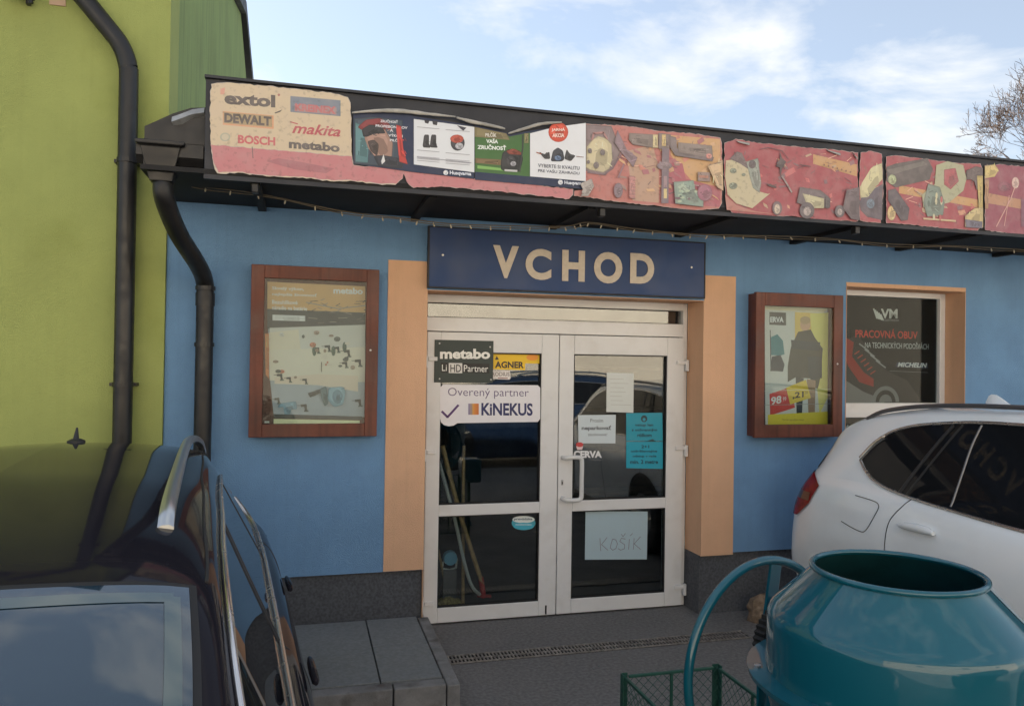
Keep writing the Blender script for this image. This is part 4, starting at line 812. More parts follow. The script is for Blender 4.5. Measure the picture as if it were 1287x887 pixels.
# ------------------------------------------------------------------ cars
def pchip(xs, ys, x):
    xs = np.array(xs, float); ys = np.array(ys, float); h = np.diff(xs); d = np.diff(ys)/h; m = np.zeros(len(xs))
    for i in range(1, len(xs)-1):
        if d[i-1]*d[i] > 0: w1 = 2*h[i]+h[i-1]; w2 = h[i]+2*h[i-1]; m[i] = (w1+w2)/(w1/d[i-1]+w2/d[i])
    m[0] = d[0]; m[-1] = d[-1]
    i = int(np.clip(np.searchsorted(xs, x)-1, 0, len(h)-1)); t = (x-xs[i])/h[i]
    return ((1+2*t)*(1-t)**2)*ys[i]+(t*(1-t)**2)*h[i]*m[i]+(t*t*(3-2*t))*ys[i+1]+(t*t*(t-1))*h[i]*m[i+1]
class Body:
    def __init__(s, st): s.st = np.array(st, float); s.cache = {}
    def sec(s, x):
        x = round(float(x), 4)
        if x in s.cache: return s.cache[x]
        zt, ze, ye, zb, yb, zm, ym, zs, ys = [pchip(s.st[:,0], s.st[:,i], x) for i in range(1, 10)]
        c = [(0, zt), (.45*ye, zt-.13*(zt-ze)), (.8*ye, zt-.42*(zt-ze)), (ye-.015, ze+.012), (ye+.015*(yb-ye)/.2, ze-.035), (yb-.06*(yb-ye), zb+.06*(ze-zb)), (yb, zb), (yb+.6*(ym-yb), zb-.25*(zb-zm)), (ym, zm), (ym, zm-.18), (ys+.01, (zs+zm)/2-.05), (ys, zs), (ys-.07, zs-.05), (0, zs-.05)]
        c = np.array(c)
        for _ in range(3):
            q = np.empty((2*len(c)-2, 2)); a = c[:-1]; b = c[1:]; q[0::2] = .75*a+.25*b; q[1::2] = .25*a+.75*b; q = np.vstack([c[:1], q, c[-1:]]); c = q
        s.cache[x] = c; return c
    def side(s, x, z, off=0):
        c = s.sec(x); k = int(np.argmax(c[:,0] > .3*c[:,0].max()))
        zz = c[k:, 1]; yy = c[k:, 0]; i = int(np.argmax(zz < z)); i = max(i, 1)
        t = (zz[i-1]-z)/max(1e-6, zz[i-1]-zz[i]); t = min(max(t, 0), 1); y = yy[i-1]+(yy[i]-yy[i-1])*t
        lo_, hi_ = max(0, i-4), min(len(zz)-1, i+3); d = np.array([yy[hi_]-yy[lo_], zz[hi_]-zz[lo_]]); d /= np.linalg.norm(d)+1e-9
        return (x, y - d[1]*off, z + d[0]*off)
    def top(s, x, y, off=0):
        c = s.sec(x); j = int(np.argmax(c[:,0] >= abs(y)-1e-6)); j = max(j, 1); t = (abs(y)-c[j-1,0])/max(1e-6, c[j,0]-c[j-1,0])
        return (x, y, c[j-1,1]+(c[j,1]-c[j-1,1])*t+off)
    def mesh(s, name, m, parent, nx=110):
        x0, x1 = s.st[0,0], s.st[-1,0]; t = np.linspace(0, math.pi, nx); xs = x0+(x1-x0)*(1-np.cos(t))/2*.55+(x1-x0)*.45*np.linspace(0, 1, nx)
        b = MB(); K = None
        for x in xs:
            c = s.sec(x); ring = [(x, a, z) for a, z in c]+[(x, -a, z) for a, z in c[::-1][1:-1]]; K = len(ring); b.v += ring
        for i in range(nx-1):
            for j in range(K): j2 = (j+1) % K; b.f.append((i*K+j, i*K+j2, (i+1)*K+j2, (i+1)*K+j))
        b.f.append(tuple(range(K))); b.f.append(tuple((nx-1)*K+j for j in range(K)))
        return b.build(name, m, parent, smooth=True)
def patch(B, xs, lo, hi, sgn, name, m, parent, off=.004, nz=8, nx=34):
    b = MB(); X = np.linspace(xs[0], xs[1], nx)
    for x in X:
        a, c = lo(x), hi(x)
        for j in range(nz+1):
            p = B.side(x, a+(c-a)*j/nz, off); b.v.append((p[0], p[1]*sgn, p[2]))
    for i in range(nx-1):
        for j in range(nz): k = i*(nz+1)+j; b.f.append((k, k+1, k+nz+2, k+nz+1))
    return b.build(name, m, parent, smooth=True)
def trim(B, pts, sgn, r, name, m, parent, off=.005, dens=5, seg=12, closed=False):
    ctl = smooth([(x, z, 0) for x, z in pts], dens*2)
    q = [Vector((lambda p: (p[0], p[1]*sgn, p[2]))(B.side(v.x, v.y, off))) for v in ctl]
    k_ = max(4, len(q)*2); cum = [0]
    for i in range(1, len(q)): cum.append(cum[-1]+(q[i]-q[i-1]).length)
    res_ = []
    for i in range(k_):                          # even spacing, then relax small kinks
        t = cum[-1]*i/(k_-1); j = max(1, min(len(q)-1, int(np.searchsorted(cum, t)))); f_ = (t-cum[j-1])/max(1e-9, cum[j]-cum[j-1]); res_.append(q[j-1].lerp(q[j], f_))
    q = res_
    for _ in range(7): q = [q[0]]+[(q[i-1]+q[i]*2+q[i+1])/4 for i in range(1, len(q)-1)]+[q[-1]]
    b = MB(); b.tube([tuple(v) for v in q], r, seg); return b.build(name, m, parent, smooth=True)
def lerpf(pts):
    X = [p[0] for p in pts]; Z = [p[1] for p in pts]
    return lambda x: pchip(X, Z, x)
def screen(B, xa, xb, wfun, bow, name, m, parent, off=.004, n=26):
    b = MB()
    for i in range(n+1):
        for j in range(n+1):
            u = i/n; x = xa+(xb-xa)*u; v = -1+2*j/n; y = v*wfun(x); xx = x - bow*v*v*1.0
            b.v.append(B.top(xx, y, off))
    for i in range(n):
        for j in range(n): k = i*(n+1)+j; b.f.append((k, k+1, k+n+2, k+n+1))
    return b.build(name, m, parent, smooth=True)
def wheel(parent, x, y, r, w_=.22):
    s = 1 if y > 0 else -1
    b = MB(); b.lathe([(.6*r, -w_/2), (.92*r, -w_/2), (r, -w_/2+.03), (r, w_/2-.03), (.92*r, w_/2), (.6*r, w_/2)], (0,0,0), 40, 'y', True)
    o = b.build('wheel', M['tyre'], parent, smooth=True, loc=(x, y-s*w_/2, r))
    q = MB(); q.lathe([(.66*r, 0), (.60*r, s*.02), (.10*r, s*.015), (.0001, s*.02)], (0, s*w_/2*.75, 0), 32, 'y')
    q.build('rim', M['rim'], o, smooth=True)
    h = MB()
    for k in range(10):
        th = 2*math.pi*k/10; c, d = math.cos(th), math.sin(th)
        h.tube([(.12*r*c, s*(w_/2*.75+.022), .12*r*d), (.60*r*c, s*(w_/2*.75+.028), .60*r*d)], .013, 6)
    h.build('spoke', M['rim'], o)
def archliner(parent, B, x, r, name='wheel_arch'):
    for s in (1, -1):
        b = MB(); n = 22; ring = []
        for k in range(n+1):
            th = math.pi*k/n
            for rr in (r*1.02, r*1.12):
                xx, zz = x+rr*math.cos(th), max(.24, r+rr*math.sin(th)*1.0)
                p = B.side(xx, zz, .004); b.v.append((p[0], p[1]*s, p[2]))
        for k in range(n): i = 2*k; b.f.append((i, i+1, i+3, i+2))
        b.build(name, M['plastic'], parent)
        b = MB(); c0 = B.side(x, r, .0015)
        for k in range(n+1):
            th = math.pi*k/n
            for rr in (.02, r*.55, r*1.02):
                xx, zz = x+rr*math.cos(th), max(.24, r+rr*math.sin(th))
                p = B.side(xx, zz, .002); b.v.append((p[0], p[1]*s, p[2]))
        for k in range(n):
            for j in (0, 1): i = 3*k+j; b.f.append((i, i+1, i+4, i+3))
        b.build('wheel_well', M['rubber'], parent)
# ---- white car (rear towards the wall, nose towards the camera side)
wc = empty('parked_car', (4.20, -.52, 0), 'white parked car with tinted windows at the right edge, tail towards the wall', 'car', rz=R(-90))
#        x    zt    ze    ye   zb    yb   zm    ym   zs   ys
WS = [(-.12, .80, .79, .60, .72, .72, .60, .76, .33, .70),
      (-.07, .93, .91, .68, .82, .80, .64, .84, .28, .78),
      (.0, 1.10, 1.07, .70, .98, .83, .72, .885, .25, .83),
      (.12, 1.38, 1.34, .655, 1.10, .835, .80, .905, .24, .85),
      (.24, 1.52, 1.465, .645, 1.13, .835, .86, .915, .23, .86),
      (.55, 1.61, 1.555, .64, 1.14, .83, .90, .920, .23, .87),
      (1.0, 1.66, 1.605, .635, 1.13, .825, .92, .922, .23, .88),
      (1.6, 1.69, 1.630, .63, 1.11, .825, .92, .922, .23, .88),
      (2.2, 1.69, 1.630, .625, 1.09, .825, .91, .922, .23, .88),
      (2.75, 1.65, 1.585, .61, 1.08, .825, .90, .922, .23, .88),
      (3.0, 1.56, 1.49, .62, 1.07, .82, .89, .922, .23, .88),
      (3.4, 1.30, 1.245, .66, 1.05, .81, .88, .922, .23, .88),
      (3.68, 1.12, 1.075, .70, 1.02, .80, .86, .922, .23, .88),
      (4.2, 1.04, .99, .70, .93, .78, .80, .90, .23, .87),
      (4.5, .95, .91, .66, .85, .72, .72, .84, .25, .80),
      (4.64, .82, .79, .60, .74, .66, .62, .74, .28, .70),
      (4.70, .68, .66, .55, .62, .60, .54, .64, .32, .60)]
B = Body(WS); bodyW = B.mesh('body', M['white_paint'], wc)
lo = lerpf([(.53,1.285),(.62,1.215),(.76,1.165),(.95,1.135),(1.25,1.115),(1.7,1.095),(2.4,1.08),(3.2,1.09)])
hi = lerpf([(.53,1.290),(.60,1.39),(.70,1.465),(.86,1.515),(1.1,1.553),(1.5,1.580),(2.0,1.582),(2.5,1.54),(2.85,1.42),(3.2,1.10)])
for sgn in (-1, 1):
    gl = patch(B, (.53, 3.2), lo, hi, sgn, 'side_window', M['tint'], wc, nz=10, nx=70)
    xs_ = np.linspace(.53, 3.2, 40)
    trim(B, [(x, lo(x)-.004) for x in (.53,.57,.64,.76,.95,1.3,1.8,2.5,3.2)], sgn, .010, 'belt_trim', M['chrome'], wc, .004, 3)
    trim(B, [(.53,1.287)]+[(x, hi(x)+.006) for x in (.56,.61,.68,.78,.95,1.3,1.7,2.1,2.5,2.85,3.2)], sgn, .010, 'window_trim', M['chrome'], wc, .004, 4)
    trim(B, [(.532,1.288),(.56,1.33),(.60,1.385),(.66,1.435)], sgn, .017, 'corner_trim', M['chrome'], wc, .006, 4)
    for nm, q, r_ in (('pillar_strip', [(.93,1.14),(.99,1.27),(1.07,1.42),(1.15,1.548)], .011), ('pillar_strip', [(.985,1.14),(1.05,1.27),(1.13,1.42),(1.21,1.555)], .007), ('window_divider', [(1.30,1.125),(1.305,1.3),(1.31,1.45),(1.33,1.565)], .007), ('pillar_strip', [(1.95,1.095),(1.98,1.3),(2.0,1.575)], .02)):
        trim(B, q, sgn, r_, nm, M['plastic'] if nm == 'pillar_strip' else M['rail_grey'], wc, .004, 5)
    trim(B, [(1.03,1.12),(1.0,1.07),(.97,1.03),(.935,.96),(.92,.80),(.92,.62)], sgn, .0028, 'shut_line', M['plastic'], wc, .0005, 5)
    trim(B, [(1.95,1.08),(1.96,.9),(1.96,.6),(1.9,.35)], sgn, .0028, 'shut_line', M['plastic'], wc, .0005, 5)
    dh = MB(); dh.tube([(lambda p: (p[0], p[1]*sgn, p[2]))(B.side(x, z, .020)) for x, z in ((1.04,.975),(1.08,.98),(1.16,.985),(1.24,.985),(1.285,.98))], [.012,.020,.024,.022,.012], 14); dh.build('door_handle', M['white_paint'], wc, smooth=True)
    rl = MB(); rl.tube([(x, sgn*y, z) for x, y, z in smooth([(.42,.625,1.535),(.6,.625,1.60),(1.0,.62,1.652),(1.6,.615,1.675),(2.2,.61,1.672),(2.6,.60,1.625),(2.75,.60,1.59)], 5)], .014, 8); rl.build('roof_rail', M['rail_grey'], wc, smooth=True)
    # tail lamp wrapping the corner
    tl = patch(B, (-.07, .27), lambda x: .845+max(0,x-.06)*.75+max(0,x-.2)*1.0, lambda x: 1.145 - max(0, .04-x)*1.8 - max(0, x-.14)*.5, sgn, 'tail_lamp', M['red_lamp'], wc, .010, nz=8, nx=16)
    patch(B, (.02, .20), lambda x: .965, lambda x: 1.02, sgn, 'lamp_band', M['red_dark'], tl, .0125, nz=3, nx=8)
    patch(B, (.05, .14), lambda x: 1.18, lambda x: 1.18+(x-.05)*2.0, sgn, 'spoiler_side', M['plastic'], wc, .006, nz=5, nx=8)
    mr = MB(); mr.lathe([(.001,-.08),(.06,-.07),(.09,-.02),(.09,.03),(.06,.07),(.001,.08)], (3.12, sgn*.98, 1.16), 16, 'y'); mr.box(3.10, 3.14, min(sgn*.83, sgn*.93), max(sgn*.83, sgn*.93), 1.09, 1.13); mr.build('door_mirror', M['white_paint'], wc, smooth=True)
    hl = patch(B, (4.35, 4.62), lambda x: .70, lambda x: .80, sgn, 'headlamp', M['lamp_clear'], wc, .006, nz=4, nx=8)
    trim(B, [(.45,.30),(1.0,.26),(2.5,.26),(3.6,.28)], sgn, .03, 'sill_trim', M['plastic'], wc, 0, 5)
trim(B, [(.62,1.075),(.76,1.07),(.82,1.06),(.835,1.03),(.80,.95),(.77,.90),(.735,.875),(.65,.88),(.54,.90)], -1, .0026, 'fuel_flap', M['plastic'], wc, .0005, 6)
screen(B, 3.66, 2.88, lambda x: B.sec(x)[:,0].max()*0+pchip(B.st[:,0], B.st[:,3], x)-.02, .10, 'windscreen', M['glassblue'], wc)
screen(B, .01, .115, lambda x: .55, .0, 'rear_window', M['tint'], wc)
b = MB()
for i in range(9):
    t_ = i/8; x = .74+.18*t_; hgt = .085*math.sin(math.pi*min(1, (1-t_)*1.05+.0)*.5)**.8 if t_ > 0 else .0
    hgt = [.03,.065,.075,.07,.056,.042,.028,.014,.002][i]; wd = [.010,.018,.022,.024,.024,.022,.018,.012,.004][i]
    zr = B.top(x, 0)[2]-.004
    b.v += [(x, -wd, zr), (x, -wd*.4, zr+hgt), (x, wd*.4, zr+hgt), (x, wd, zr)]
for i in range(8):
    for j in range(3): k = i*4+j; b.f.append((k, k+1, k+5, k+4))
b.f += [(0,1,2,3)]
b.build('antenna_fin', M['white_paint'], wc, smooth=True)
for x in (.86, 3.78):
    archliner(wc, B, x, .37)
    for s in (1, -1): wheel(wc, x, s*.925, .365)
# ---- dark car at the left
dcx = empty('parked_car', (-1.056, -.69, 0), 'near-black estate car in the left foreground with silver roof rail', 'car', rz=R(-84.5))
DS = [(0.0, .72, .71, .60, .66, .70, .56, .74, .30, .68),
      (.06, .90, .88, .62, .78, .78, .60, .82, .25, .76),
      (.15, 1.08, 1.04, .60, .96, .79, .68, .86, .22, .80),
      (.30, 1.33, 1.27, .55, 1.02, .785, .76, .885, .20, .83),
      (.42, 1.395, 1.335, .545, 1.03, .785, .78, .895, .20, .84),
      (.8, 1.495, 1.42, .565, 1.02, .79, .80, .905, .20, .85),
      (1.3, 1.52, 1.44, .575, 1.00, .80, .80, .910, .20, .86),
      (1.9, 1.515, 1.438, .59, .985, .80, .80, .910, .20, .86),
      (2.4, 1.488, 1.412, .605, .97, .80, .79, .910, .20, .86),
      (2.8, 1.445, 1.372, .62, .96, .80, .78, .910, .20, .86),
      (3.1, 1.345, 1.285, .64, .96, .80, .77, .910, .20, .86),
      (3.5, 1.17, 1.12, .66, .95, .79, .76, .910, .20, .86),
      (3.8, 1.01, .975, .70, .92, .78, .75, .905, .20, .86),
      (4.2, .95, .905, .70, .85, .77, .70, .89, .20, .85),
      (4.5, .84, .80, .66, .75, .71, .62, .83, .22, .79),
      (4.64, .72, .69, .60, .65, .65, .55, .74, .26, .70),
      (4.70, .60, .58, .55, .55, .60, .48, .64, .30, .60)]
B = Body(DS); B.mesh('body', M['dark_paint'], dcx)
lo = lerpf([(.42,1.16),(.50,1.08),(.7,1.04),(1.2,1.015),(2.0,.995),(3.0,.975),(3.55,.985)])
hi = lerpf([(.42,1.17),(.50,1.235),(.7,1.30),(1.2,1.345),(2.0,1.36),(2.6,1.345),(2.95,1.29),(3.55,.99)])
for sgn in (1, -1):
    patch(B, (.42, 3.55), lo, hi, sgn, 'side_window', M['tint'], dcx, nz=10, nx=70)
    trim(B, [(x, lo(x)-.006) for x in (.42,.5,.62,.85,1.3,2.0,2.8,3.55)], sgn, .011, 'belt_trim', M['chrome'], dcx, .006, 3)
    trim(B, [(x, hi(x)+.008) for x in (.42,.46,.54,.7,1.0,1.5,2.0,2.5,2.9,3.2,3.55)], sgn, .009, 'window_trim', M['chrome'], dcx, .005, 4)
    for q, r_ in (([(1.15,1.02),(1.13,1.2),(1.10,1.34)], .007), ([(2.10,.99),(2.10,1.2),(2.06,1.36)], .010)): trim(B, q, sgn, r_, 'pillar_strip', M['plastic'], dcx, .000, 5)
    rl = MB(); y_ = .49
    pts = smooth([(2.50, y_+.004, 1.438), (2.44, y_+.004, 1.470), (2.30, y_+.004, 1.492), (2.0, y_+.004, 1.512), (1.5, y_, 1.520), (1.1, y_, 1.518), (.85, y_+.012, 1.505), (.70, y_+.035, 1.475), (.62, y_+.05, 1.42)], 6)
    n0 = 0
    for i, p_ in enumerate(pts):
        hw, hh = .019-.006*i/len(pts), .014
        for a_, c_ in ((-hw, -hh), (-hw, hh*.6), (-hw*.5, hh), (hw*.5, hh), (hw, hh*.6), (hw, -hh)): rl.v.append((p_.x, sgn*(p_.y+a_), p_.z+c_))
    for i in range(len(pts)-1):
        for j in range(6): j2 = (j+1) % 6; rl.f.append((i*6+j, i*6+j2, i*6+6+j2, i*6+6+j))
    rl.f += [tuple(range(6)), tuple((len(pts)-1)*6+j for j in range(6))]
    r0 = rl.build('roof_rail', M['rail_steel'], dcx, smooth=True)
    ft = MB(); ft.box(2.38, 2.48, sgn*y_-.012, sgn*y_+.012, 1.41, 1.455); ft.box(.66, .76, sgn*(y_+.04)-.012, sgn*(y_+.04)+.012, 1.37, 1.43); ft.build('rail_foot', M['plastic'], r0)
    for x in (1.0, 2.0):
        dh = MB(); dh.tube([(lambda p: (p[0], p[1]*sgn, p[2]))(B.side(x_, .885, .022)) for x_ in (x, x+.04, x+.12, x+.19, x+.21)], [.007,.012,.014,.012,.006], 10); dh.build('door_handle', M['dark_paint'], dcx, smooth=True)
    trim(B, [(.78,1.02),(.82,.9),(.95,.72),(1.0,.5)], sgn, .0028, 'shut_line', M['plastic'], dcx, .0005, 5); trim(B, [(2.08,.98),(2.08,.7),(2.04,.35)], sgn, .0028, 'shut_line', M['plastic'], dcx, .0005, 5)
    mr = MB(); mr.lathe([(.001,-.08),(.055,-.07),(.08,-.02),(.08,.03),(.05,.07),(.001,.08)], (3.30, sgn*.98, 1.03), 16, 'y'); mr.box(3.28, 3.32, min(sgn*.80, sgn*.93), max(sgn*.80, sgn*.93), .97, 1.0); mr.build('door_mirror', M['dark_paint'], dcx, smooth=True)
    patch(B, (4.3, 4.6), lambda x: .62, lambda x: .72, sgn, 'headlamp', M['lamp_clear'], dcx, .006, nz=4, nx=8)
    patch(B, (.06, .30), lambda x: .80, lambda x: .93, sgn, 'tail_lamp', M['red_lamp'], dcx, .008, nz=5, nx=8)
    # roof ditch between roof skin and side
    trim(B, [(x, pchip(B.st[:,0], B.st[:,2], x)+.01) for x in (.5,.9,1.4,1.9,2.4,2.8)], sgn, .004, 'roof_ditch', M['rubber'], dcx, .0005, 4)
wy = lambda x: pchip(B.st[:,0], B.st[:,3], x)-.048
screen(B, 3.82, 2.865, wy, .03, 'windscreen_border', M['rubber'], dcx, .002)
ws = screen(B, 3.79, 2.885, lambda x: wy(x)-.015, .03, 'windscreen', M['glassblue'], dcx, .0045)
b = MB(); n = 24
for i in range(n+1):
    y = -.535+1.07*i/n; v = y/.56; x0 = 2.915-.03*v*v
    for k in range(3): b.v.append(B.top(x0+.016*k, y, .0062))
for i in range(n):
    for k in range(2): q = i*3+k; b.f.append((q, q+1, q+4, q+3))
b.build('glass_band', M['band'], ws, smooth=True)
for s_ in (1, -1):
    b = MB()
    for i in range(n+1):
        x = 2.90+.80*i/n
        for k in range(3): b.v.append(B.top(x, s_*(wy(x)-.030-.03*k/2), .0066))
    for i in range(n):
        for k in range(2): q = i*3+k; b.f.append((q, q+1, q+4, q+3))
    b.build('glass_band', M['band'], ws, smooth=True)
fn = MB(); xx = .95; zr = B.top(xx, 0)[2]-.004
fn.lathe([(.036, 0), (.035, .008), (.02, .016), (.001, .018)], (0,0,0), 20); fn.tube([(.01, 0, .01), (-.004, 0, .035), (-.016, 0, .062)], [.013, .009, .004], 8)
fn.build('antenna_fin', M['plastic'], dcx, smooth=True, loc=(.86, .04, B.top(.86, 0)[2]-.002))
for x in (.92, 3.72):
    archliner(dcx, B, x, .33)
    for s in (1, -1): wheel(dcx, x, s*.91, .325, .20)
# ------------------------------------------------------------------ concrete mixer
mxr = empty('concrete_mixer', (1.565, -3.45, 0), 'teal enamelled concrete mixer with open drum in the right foreground', 'concrete mixer')
dr = MB()
outer = [(.10, .70), (.20, .74), (.31, .86), (.333, .96), (.335, 1.010), (.384, 1.012), (.386, 1.026), (.335, 1.030), (.334, 1.10), (.333, 1.165), (.331, 1.180), (.324, 1.194), (.311, 1.209), (.214, 1.308), (.212, 1.318)]
inner = [(.204, 1.316), (.318, 1.20), (.330, 1.16), (.330, .98), (.30, .87), (.19, .755), (.0001, .75)]
dr.lathe([(.0001, .70)]+outer, (0,0,0), 96); d_ = MB()
d_ = MB(); seg = 96; prof = [(.0001, .70)]+outer
def revolve(prof, seg=96):
    b = MB(); k = len(prof)
    for (r, z) in prof:
        for j in range(seg): th = 2*math.pi*j/seg; b.v.append((r*math.cos(th), r*math.sin(th), z))
    for i in range(k-1):
        for j in range(seg): j2 = (j+1) % seg; b.f.append((i*seg+j, i*seg+j2, (i+1)*seg+j2, (i+1)*seg+j))
    return b
def densify(prof, m=3):
    o = []
    for i in range(len(prof)-1):
        for j in range(m): t = j/m; o.append((prof[i][0]*(1-t)+prof[i+1][0]*t, prof[i][1]*(1-t)+prof[i+1][1]*t))
    return o+[prof[-1]]
drum = revolve(prof).build('drum', M['teal'], mxr, smooth=True)
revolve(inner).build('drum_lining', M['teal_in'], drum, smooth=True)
b = MB(); b.tube([(.214*math.cos(2*math.pi*i/96), .214*math.sin(2*math.pi*i/96), 1.316) for i in range(96)], .0085, 10, closed=True); b.build('rim', M['teal'], drum, smooth=True)
for k in range(8):
    th = 2*math.pi*k/8+.35; b = MB(); b.lathe([(.011, 0), (.011, .008), (.001, .009)], (.360*math.cos(th), .360*math.sin(th), 1.0265), 6); b.build('bolt', M['screw'], drum)
for th in (2.75,): # rivet on the cone
    b = MB(); b.lathe([(.008, -.004), (.007, .003), (.001, .005)], (.302*math.cos(th), .302*math.sin(th), 1.205), 10); b.build('rivet', M['screw'], drum)
for th in (.6, 2.7, 4.8):
    b = MB(); c_, s_ = math.cos(th), math.sin(th); b.v = [(.31*c_, .31*s_, 1.15), (.31*math.cos(th+.5), .31*math.sin(th+.5), .90), (.19*math.cos(th+.5), .19*math.sin(th+.5), .90), (.20*c_, .20*s_, 1.15)]; b.f = [(0,1,2,3)]
    o_ = b.build('mixing_blade', M['teal_in'], drum); o_.modifiers.new('s', 'SOLIDIFY').thickness = .005
# stirrup, legs, wheel
tn = Vector((.963, .27, 0)).normalized(); nn = Vector((-.27, .963, 0)).normalized()
hc = Vector((1.44-1.565, -3.02+3.45, .918))
ring = MB(); rad = .325
ring.tube([tuple(hc+tn*rad*math.cos(2*math.pi*i/72)+Vector((0,0,rad*math.sin(2*math.pi*i/72)))) for i in range(72)], .0145, 14, closed=True); tw = ring.build('tilt_wheel', M['teal'], mxr, smooth=True)
sp = MB()
for th in (80, 270, 322):
    e_ = hc+tn*rad*math.cos(R(th))+Vector((0,0,rad*math.sin(R(th)))); u = (e_-hc).normalized(); s_ = nn.cross(u)*.025
    n = len(sp.v); a0 = hc+u*.03
    for base in (a0, e_-u*.01):
        for sg1, sg2 in ((1,1),(1,-1),(-1,-1),(-1,1)): sp.v.append(tuple(base+s_*sg1+nn*.005*sg2))
    sp.f += [tuple(n+i for i in q) for q in ((0,1,2,3),(7,6,5,4),(0,4,5,1),(1,5,6,2),(2,6,7,3),(3,7,4,0))]
sp.build('spoke', M['teal'], tw, bevel=.002)
gd = MB(); Cn = hc + nn*-.03 + tn*.06 + Vector((0,0,.065)); rg = .125; K = 40
for side in (-.02, .02):
    for i in range(K*2):
        th = math.pi*i/K; rr = rg*(1.0 if i % 2 else .93); gd.v.append(tuple(Cn+nn*side+tn*rr*math.cos(th)+Vector((0,0,rr*math.sin(th)))))
gd.f += [tuple(range(K*2))[::-1], tuple(range(K*2, K*4))]+[(i, (i+1) % (K*2), K*2+(i+1) % (K*2), K*2+i) for i in range(K*2)]
gd.build('gear_cover', M['tyre'], mxr, bevel=0)
gr = MB()
for i in range(12):
    th = 2*math.pi*i/12; a0 = Cn-nn*.0215+tn*.06*math.cos(th)+Vector((0,0,.06*math.sin(th))); a1 = Cn-nn*.0215+tn*.108*math.cos(th)+Vector((0,0,.108*math.sin(th))); gr.tube([tuple(a0), tuple(a1)], .004, 6)
gr.build('gear_ribs', M['plastic'], mxr)
st = MB()
st.tube([tuple(v) for v in smooth([tuple(hc+nn*-.06+Vector((0,0,0))), tuple(hc+nn*-.06+Vector((0,0,-.30))), (0, 0, .56), tuple(-hc*Vector((1,1,0))+nn*.02+Vector((0,0,.62))), tuple(Vector((.125,-.43,.92)))], 6)], .025, 10); st.build('stirrup', M['teal'], mxr, smooth=True)
for k, (dx, dy) in enumerate(((-.42, .50), (.30, .55), (-.35, -.42), (.38, -.40))):
    b = MB(); b.tube([(dx*.25, dy*.7, .60), (dx, dy, .0)], .02, 10); b.build('leg', M['teal'], mxr, smooth=True)
b = MB(); b.tube([(-.1,.4,.58), (-.05,0,.55), (.1,-.4,.58)], .022, 10); b.build('cross_bar', M['teal'], mxr, smooth=True)
b = MB(); b.box(.28, .52, -.12, .12, .42, .70); b.build('motor_box', M['teal'], mxr, bevel=.02)
# ------------------------------------------------------------------ wire crate
cx0, cx1, cy0, cy1, ch0, ch1 = 1.272, 1.72, -2.82, -2.27, .06, .60
cr_ = empty('wire_crate', ((cx0+cx1)/2, (cy0+cy1)/2, 0), 'dark green open wire mesh crate beside the concrete mixer', 'crate')
def cb_(x0, x1, y0, y1, z0, z1, name, bev=.002):
    ox, oy = (cx0+cx1)/2, (cy0+cy1)/2
    b = MB(); b.box(x0-ox, x1-ox, y0-oy, y1-oy, z0, z1); return b.build(name, M['crate'], cr_, bevel=bev)
for x in (cx0, cx1):
    for y in (cy0, cy1):
        ox, oy = (cx0+cx1)/2, (cy0+cy1)/2; sx = 1 if x == cx0 else -1; sy = 1 if y == cy0 else -1
        b = MB(); b.box(min(x, x+sx*.030)-ox, max(x, x+sx*.030)-ox, min(y, y+sy*.004)-oy, max(y, y+sy*.004)-oy, 0, ch1+.006); b.box(min(x, x+sx*.004)-ox, max(x, x+sx*.004)-ox, min(y+sy*.004, y+sy*.030)-oy, max(y+sy*.004, y+sy*.030)-oy, 0, ch1+.006); b.build('corner_post', M['crate'], cr_)
for z in (ch0, ch1-.012):
    for y in (cy0+.006, cy1-.018): cb_(cx0+.031, cx1-.031, y, y+.012, z, z+.012, 'rail')
    for x in (cx0+.006, cx1-.018): cb_(x, x+.012, cy0+.031, cy1-.031, z, z+.012, 'rail')
for y in (cy0+.006, cy1-.016): cb_((cx0+cx1)/2-.006, (cx0+cx1)/2+.006, y, y+.010, ch0+.013, ch1-.013, 'mid_bar')
for x in (cx0+.006, cx1-.016): cb_(x, x+.010, (cy0+cy1)/2-.006, (cy0+cy1)/2+.006, ch0+.013, ch1-.013, 'mid_bar')
mesh = MB()
def diamond(P, Lg, H, stp=.042):
    import math as _m
    n = int((Lg+H)/stp)
    for i in range(n+1):
        s0 = i*stp
        for sg in (1, -1):
            pts_ = []
            u0, v0 = (s0, 0) if s0 <= Lg else (Lg, s0-Lg); u1, v1 = (0, s0) if s0 <= H else (s0-H, H)
            if sg < 0: u0, u1 = Lg-u0, Lg-u1
            mesh.tube([P(u0, v0), P(u1, v1)], .0013, 4, caps=False)
ox, oy = (cx0+cx1)/2, (cy0+cy1)/2
diamond(lambda u, v: (cx0+u-ox, cy1-.012-oy, ch0+v), cx1-cx0, ch1-ch0); diamond(lambda u, v: (cx0+u-ox, cy0+.012-oy, ch0+v), cx1-cx0, ch1-ch0)
diamond(lambda u, v: (cx0+.012-ox, cy0+u-oy, ch0+v), cy1-cy0, ch1-ch0); diamond(lambda u, v: (cx1-.012-ox, cy0+u-oy, ch0+v), cy1-cy0, ch1-ch0)
mesh.build('wire_mesh', M['crate'], cr_, kind='stuff')
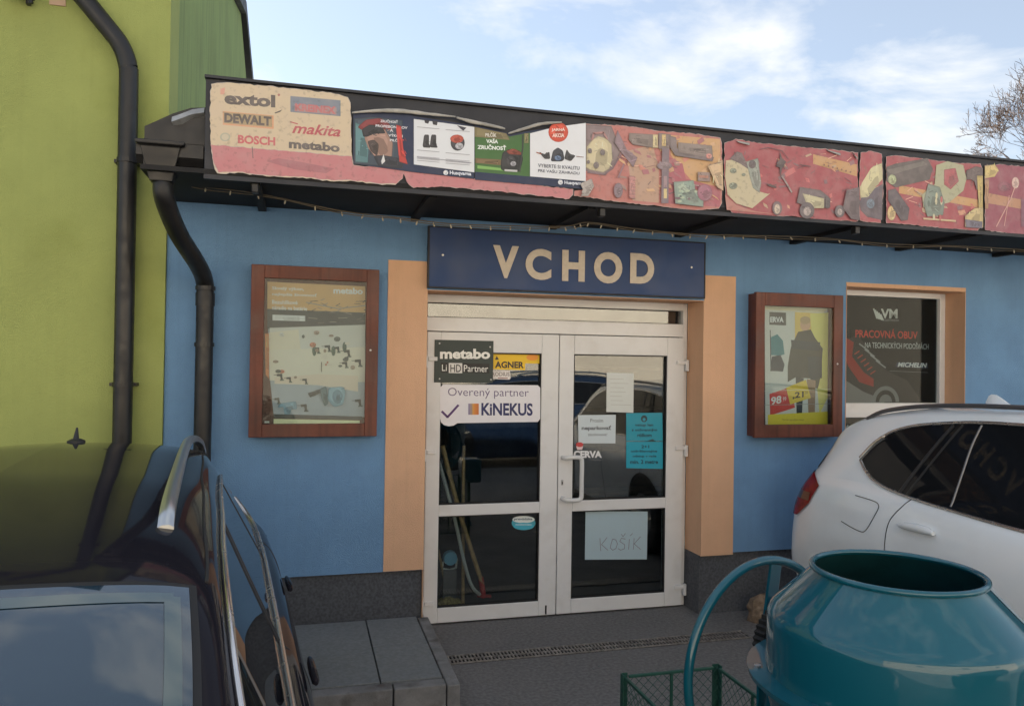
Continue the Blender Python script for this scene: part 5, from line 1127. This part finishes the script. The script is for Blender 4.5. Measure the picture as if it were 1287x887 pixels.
# ------------------------------------------------------------------ bare tree behind the shop
tr = empty('bare_tree', (26.6, 16.2, 0), 'leafless tree with fine spreading twigs rising behind the shop roof at right', 'tree')
random.seed(22)
tk = MB(); tk.tube([(0,0,0), (.1,0,2), (.0,.1,4), (.1,.1,5.2)], [.30,.25,.22,.18], 12); tk.build('trunk', M['bark'], tr, smooth=True)
br = MB()
def branch(p, d, ln, r, depth):
    pts_ = [p]; rr = [r]; q = p.copy(); dd = d.copy()
    n = 4
    for i in range(n):
        dd = (dd+Vector((random.gauss(0,.13), random.gauss(0,.13), random.gauss(.03,.10)))).normalized(); q = q+dd*ln/n; pts_.append(q.copy()); rr.append(max(.0055, r*(1-.5*(i+1)/n)))
    br.tube(pts_, rr, 5 if depth < 3 else 3, caps=False)
    if depth >= 7: return
    k = 3 if depth < 3 else random.choice([2, 3, 3, 3])
    for i in range(k):
        t_ = random.choice([2, 3, 4, 4]) if i else 4
        ax = Vector((random.gauss(0,1), random.gauss(0,1), random.gauss(0,.5))).normalized()
        nd = (dd+ax*random.uniform(.45, .85)).normalized()
        branch(pts_[t_], nd, ln*random.uniform(.62, .82), rr[t_]*.72, depth+1)
for i in range(5):
    th = 2*math.pi*i/5+.3; branch(Vector((.1,.1,5.1-.3*i)), Vector((math.cos(th)*.75, math.sin(th)*.75, .8)).normalized(), 1.7, .13, 0)
br.build('crown', M['bark'], tr); tr.scale = (1.0, 1.0, 1.42)
# ------------------------------------------------------------------ sunlit building across the yard (behind the camera, seen in the glass)
ob_ = empty('opposite_building', (2, -16, 0), 'long sunlit beige building across the yard, seen only in reflections', 'building')
b = MB(); b.box(-16, 22, -6, 0, 0, 7.5); b.build('wall', M['beige'], ob_)
b = MB(); b.box(-16.3, 22.3, -6.3, .3, 7.501, 7.8); b.build('roof', M['soffit'], ob_)
b0 = None
for i in range(0, 9, 2):
    for z in (4.4,):
        if b0 is None:
            q = MB(); q.box(-.7, .7, 0, .02, 0, 1.4); b0 = q.build('window', mat('drawn_curtain', (.24,.20,.15), .8, var=.1, vs=3), ob_); o = b0
            q = MB(); q.box(-.78, .78, 0, .05, -.08, 0); q.box(-.78, .78, 0, .05, 1.4, 1.48); q.box(-.78, -.7, 0, .05, 0, 1.4); q.box(.7, .78, 0, .05, 0, 1.4); fr0 = q.build('frame', M['pvc'], b0)
        else:
            o = b0.copy(); col.objects.link(o); f2 = fr0.copy(); col.objects.link(f2); f2.parent = o
        o.location = (-14+i*4.1, .001, z)

# dark blue car parked across the yard, behind the camera (seen mirrored in the door glass and on the drum)
def copy_tree(o, parent=None, swap=None):
    c = o.copy(); col.objects.link(c); c.parent = parent
    if swap and c.type == 'MESH' and c.data.materials and c.data.materials[0] == swap[0]:
        c.data = c.data.copy(); c.data.materials[0] = swap[1]
    for ch in list(o.children): copy_tree(ch, c, swap)
    return c
yc = copy_tree(dcx, None, (M['dark_paint'], mat('dark_blue_car_paint', (.01,.022,.05), .2, coat=1)))
yc.location = (6.2, -8.3, .004); yc.rotation_euler = (0, 0, R(178)); yc.scale = (1, 1, 1.12)
tag(yc, 'dark blue estate car parked across the yard, seen mirrored in the door glass', 'car')
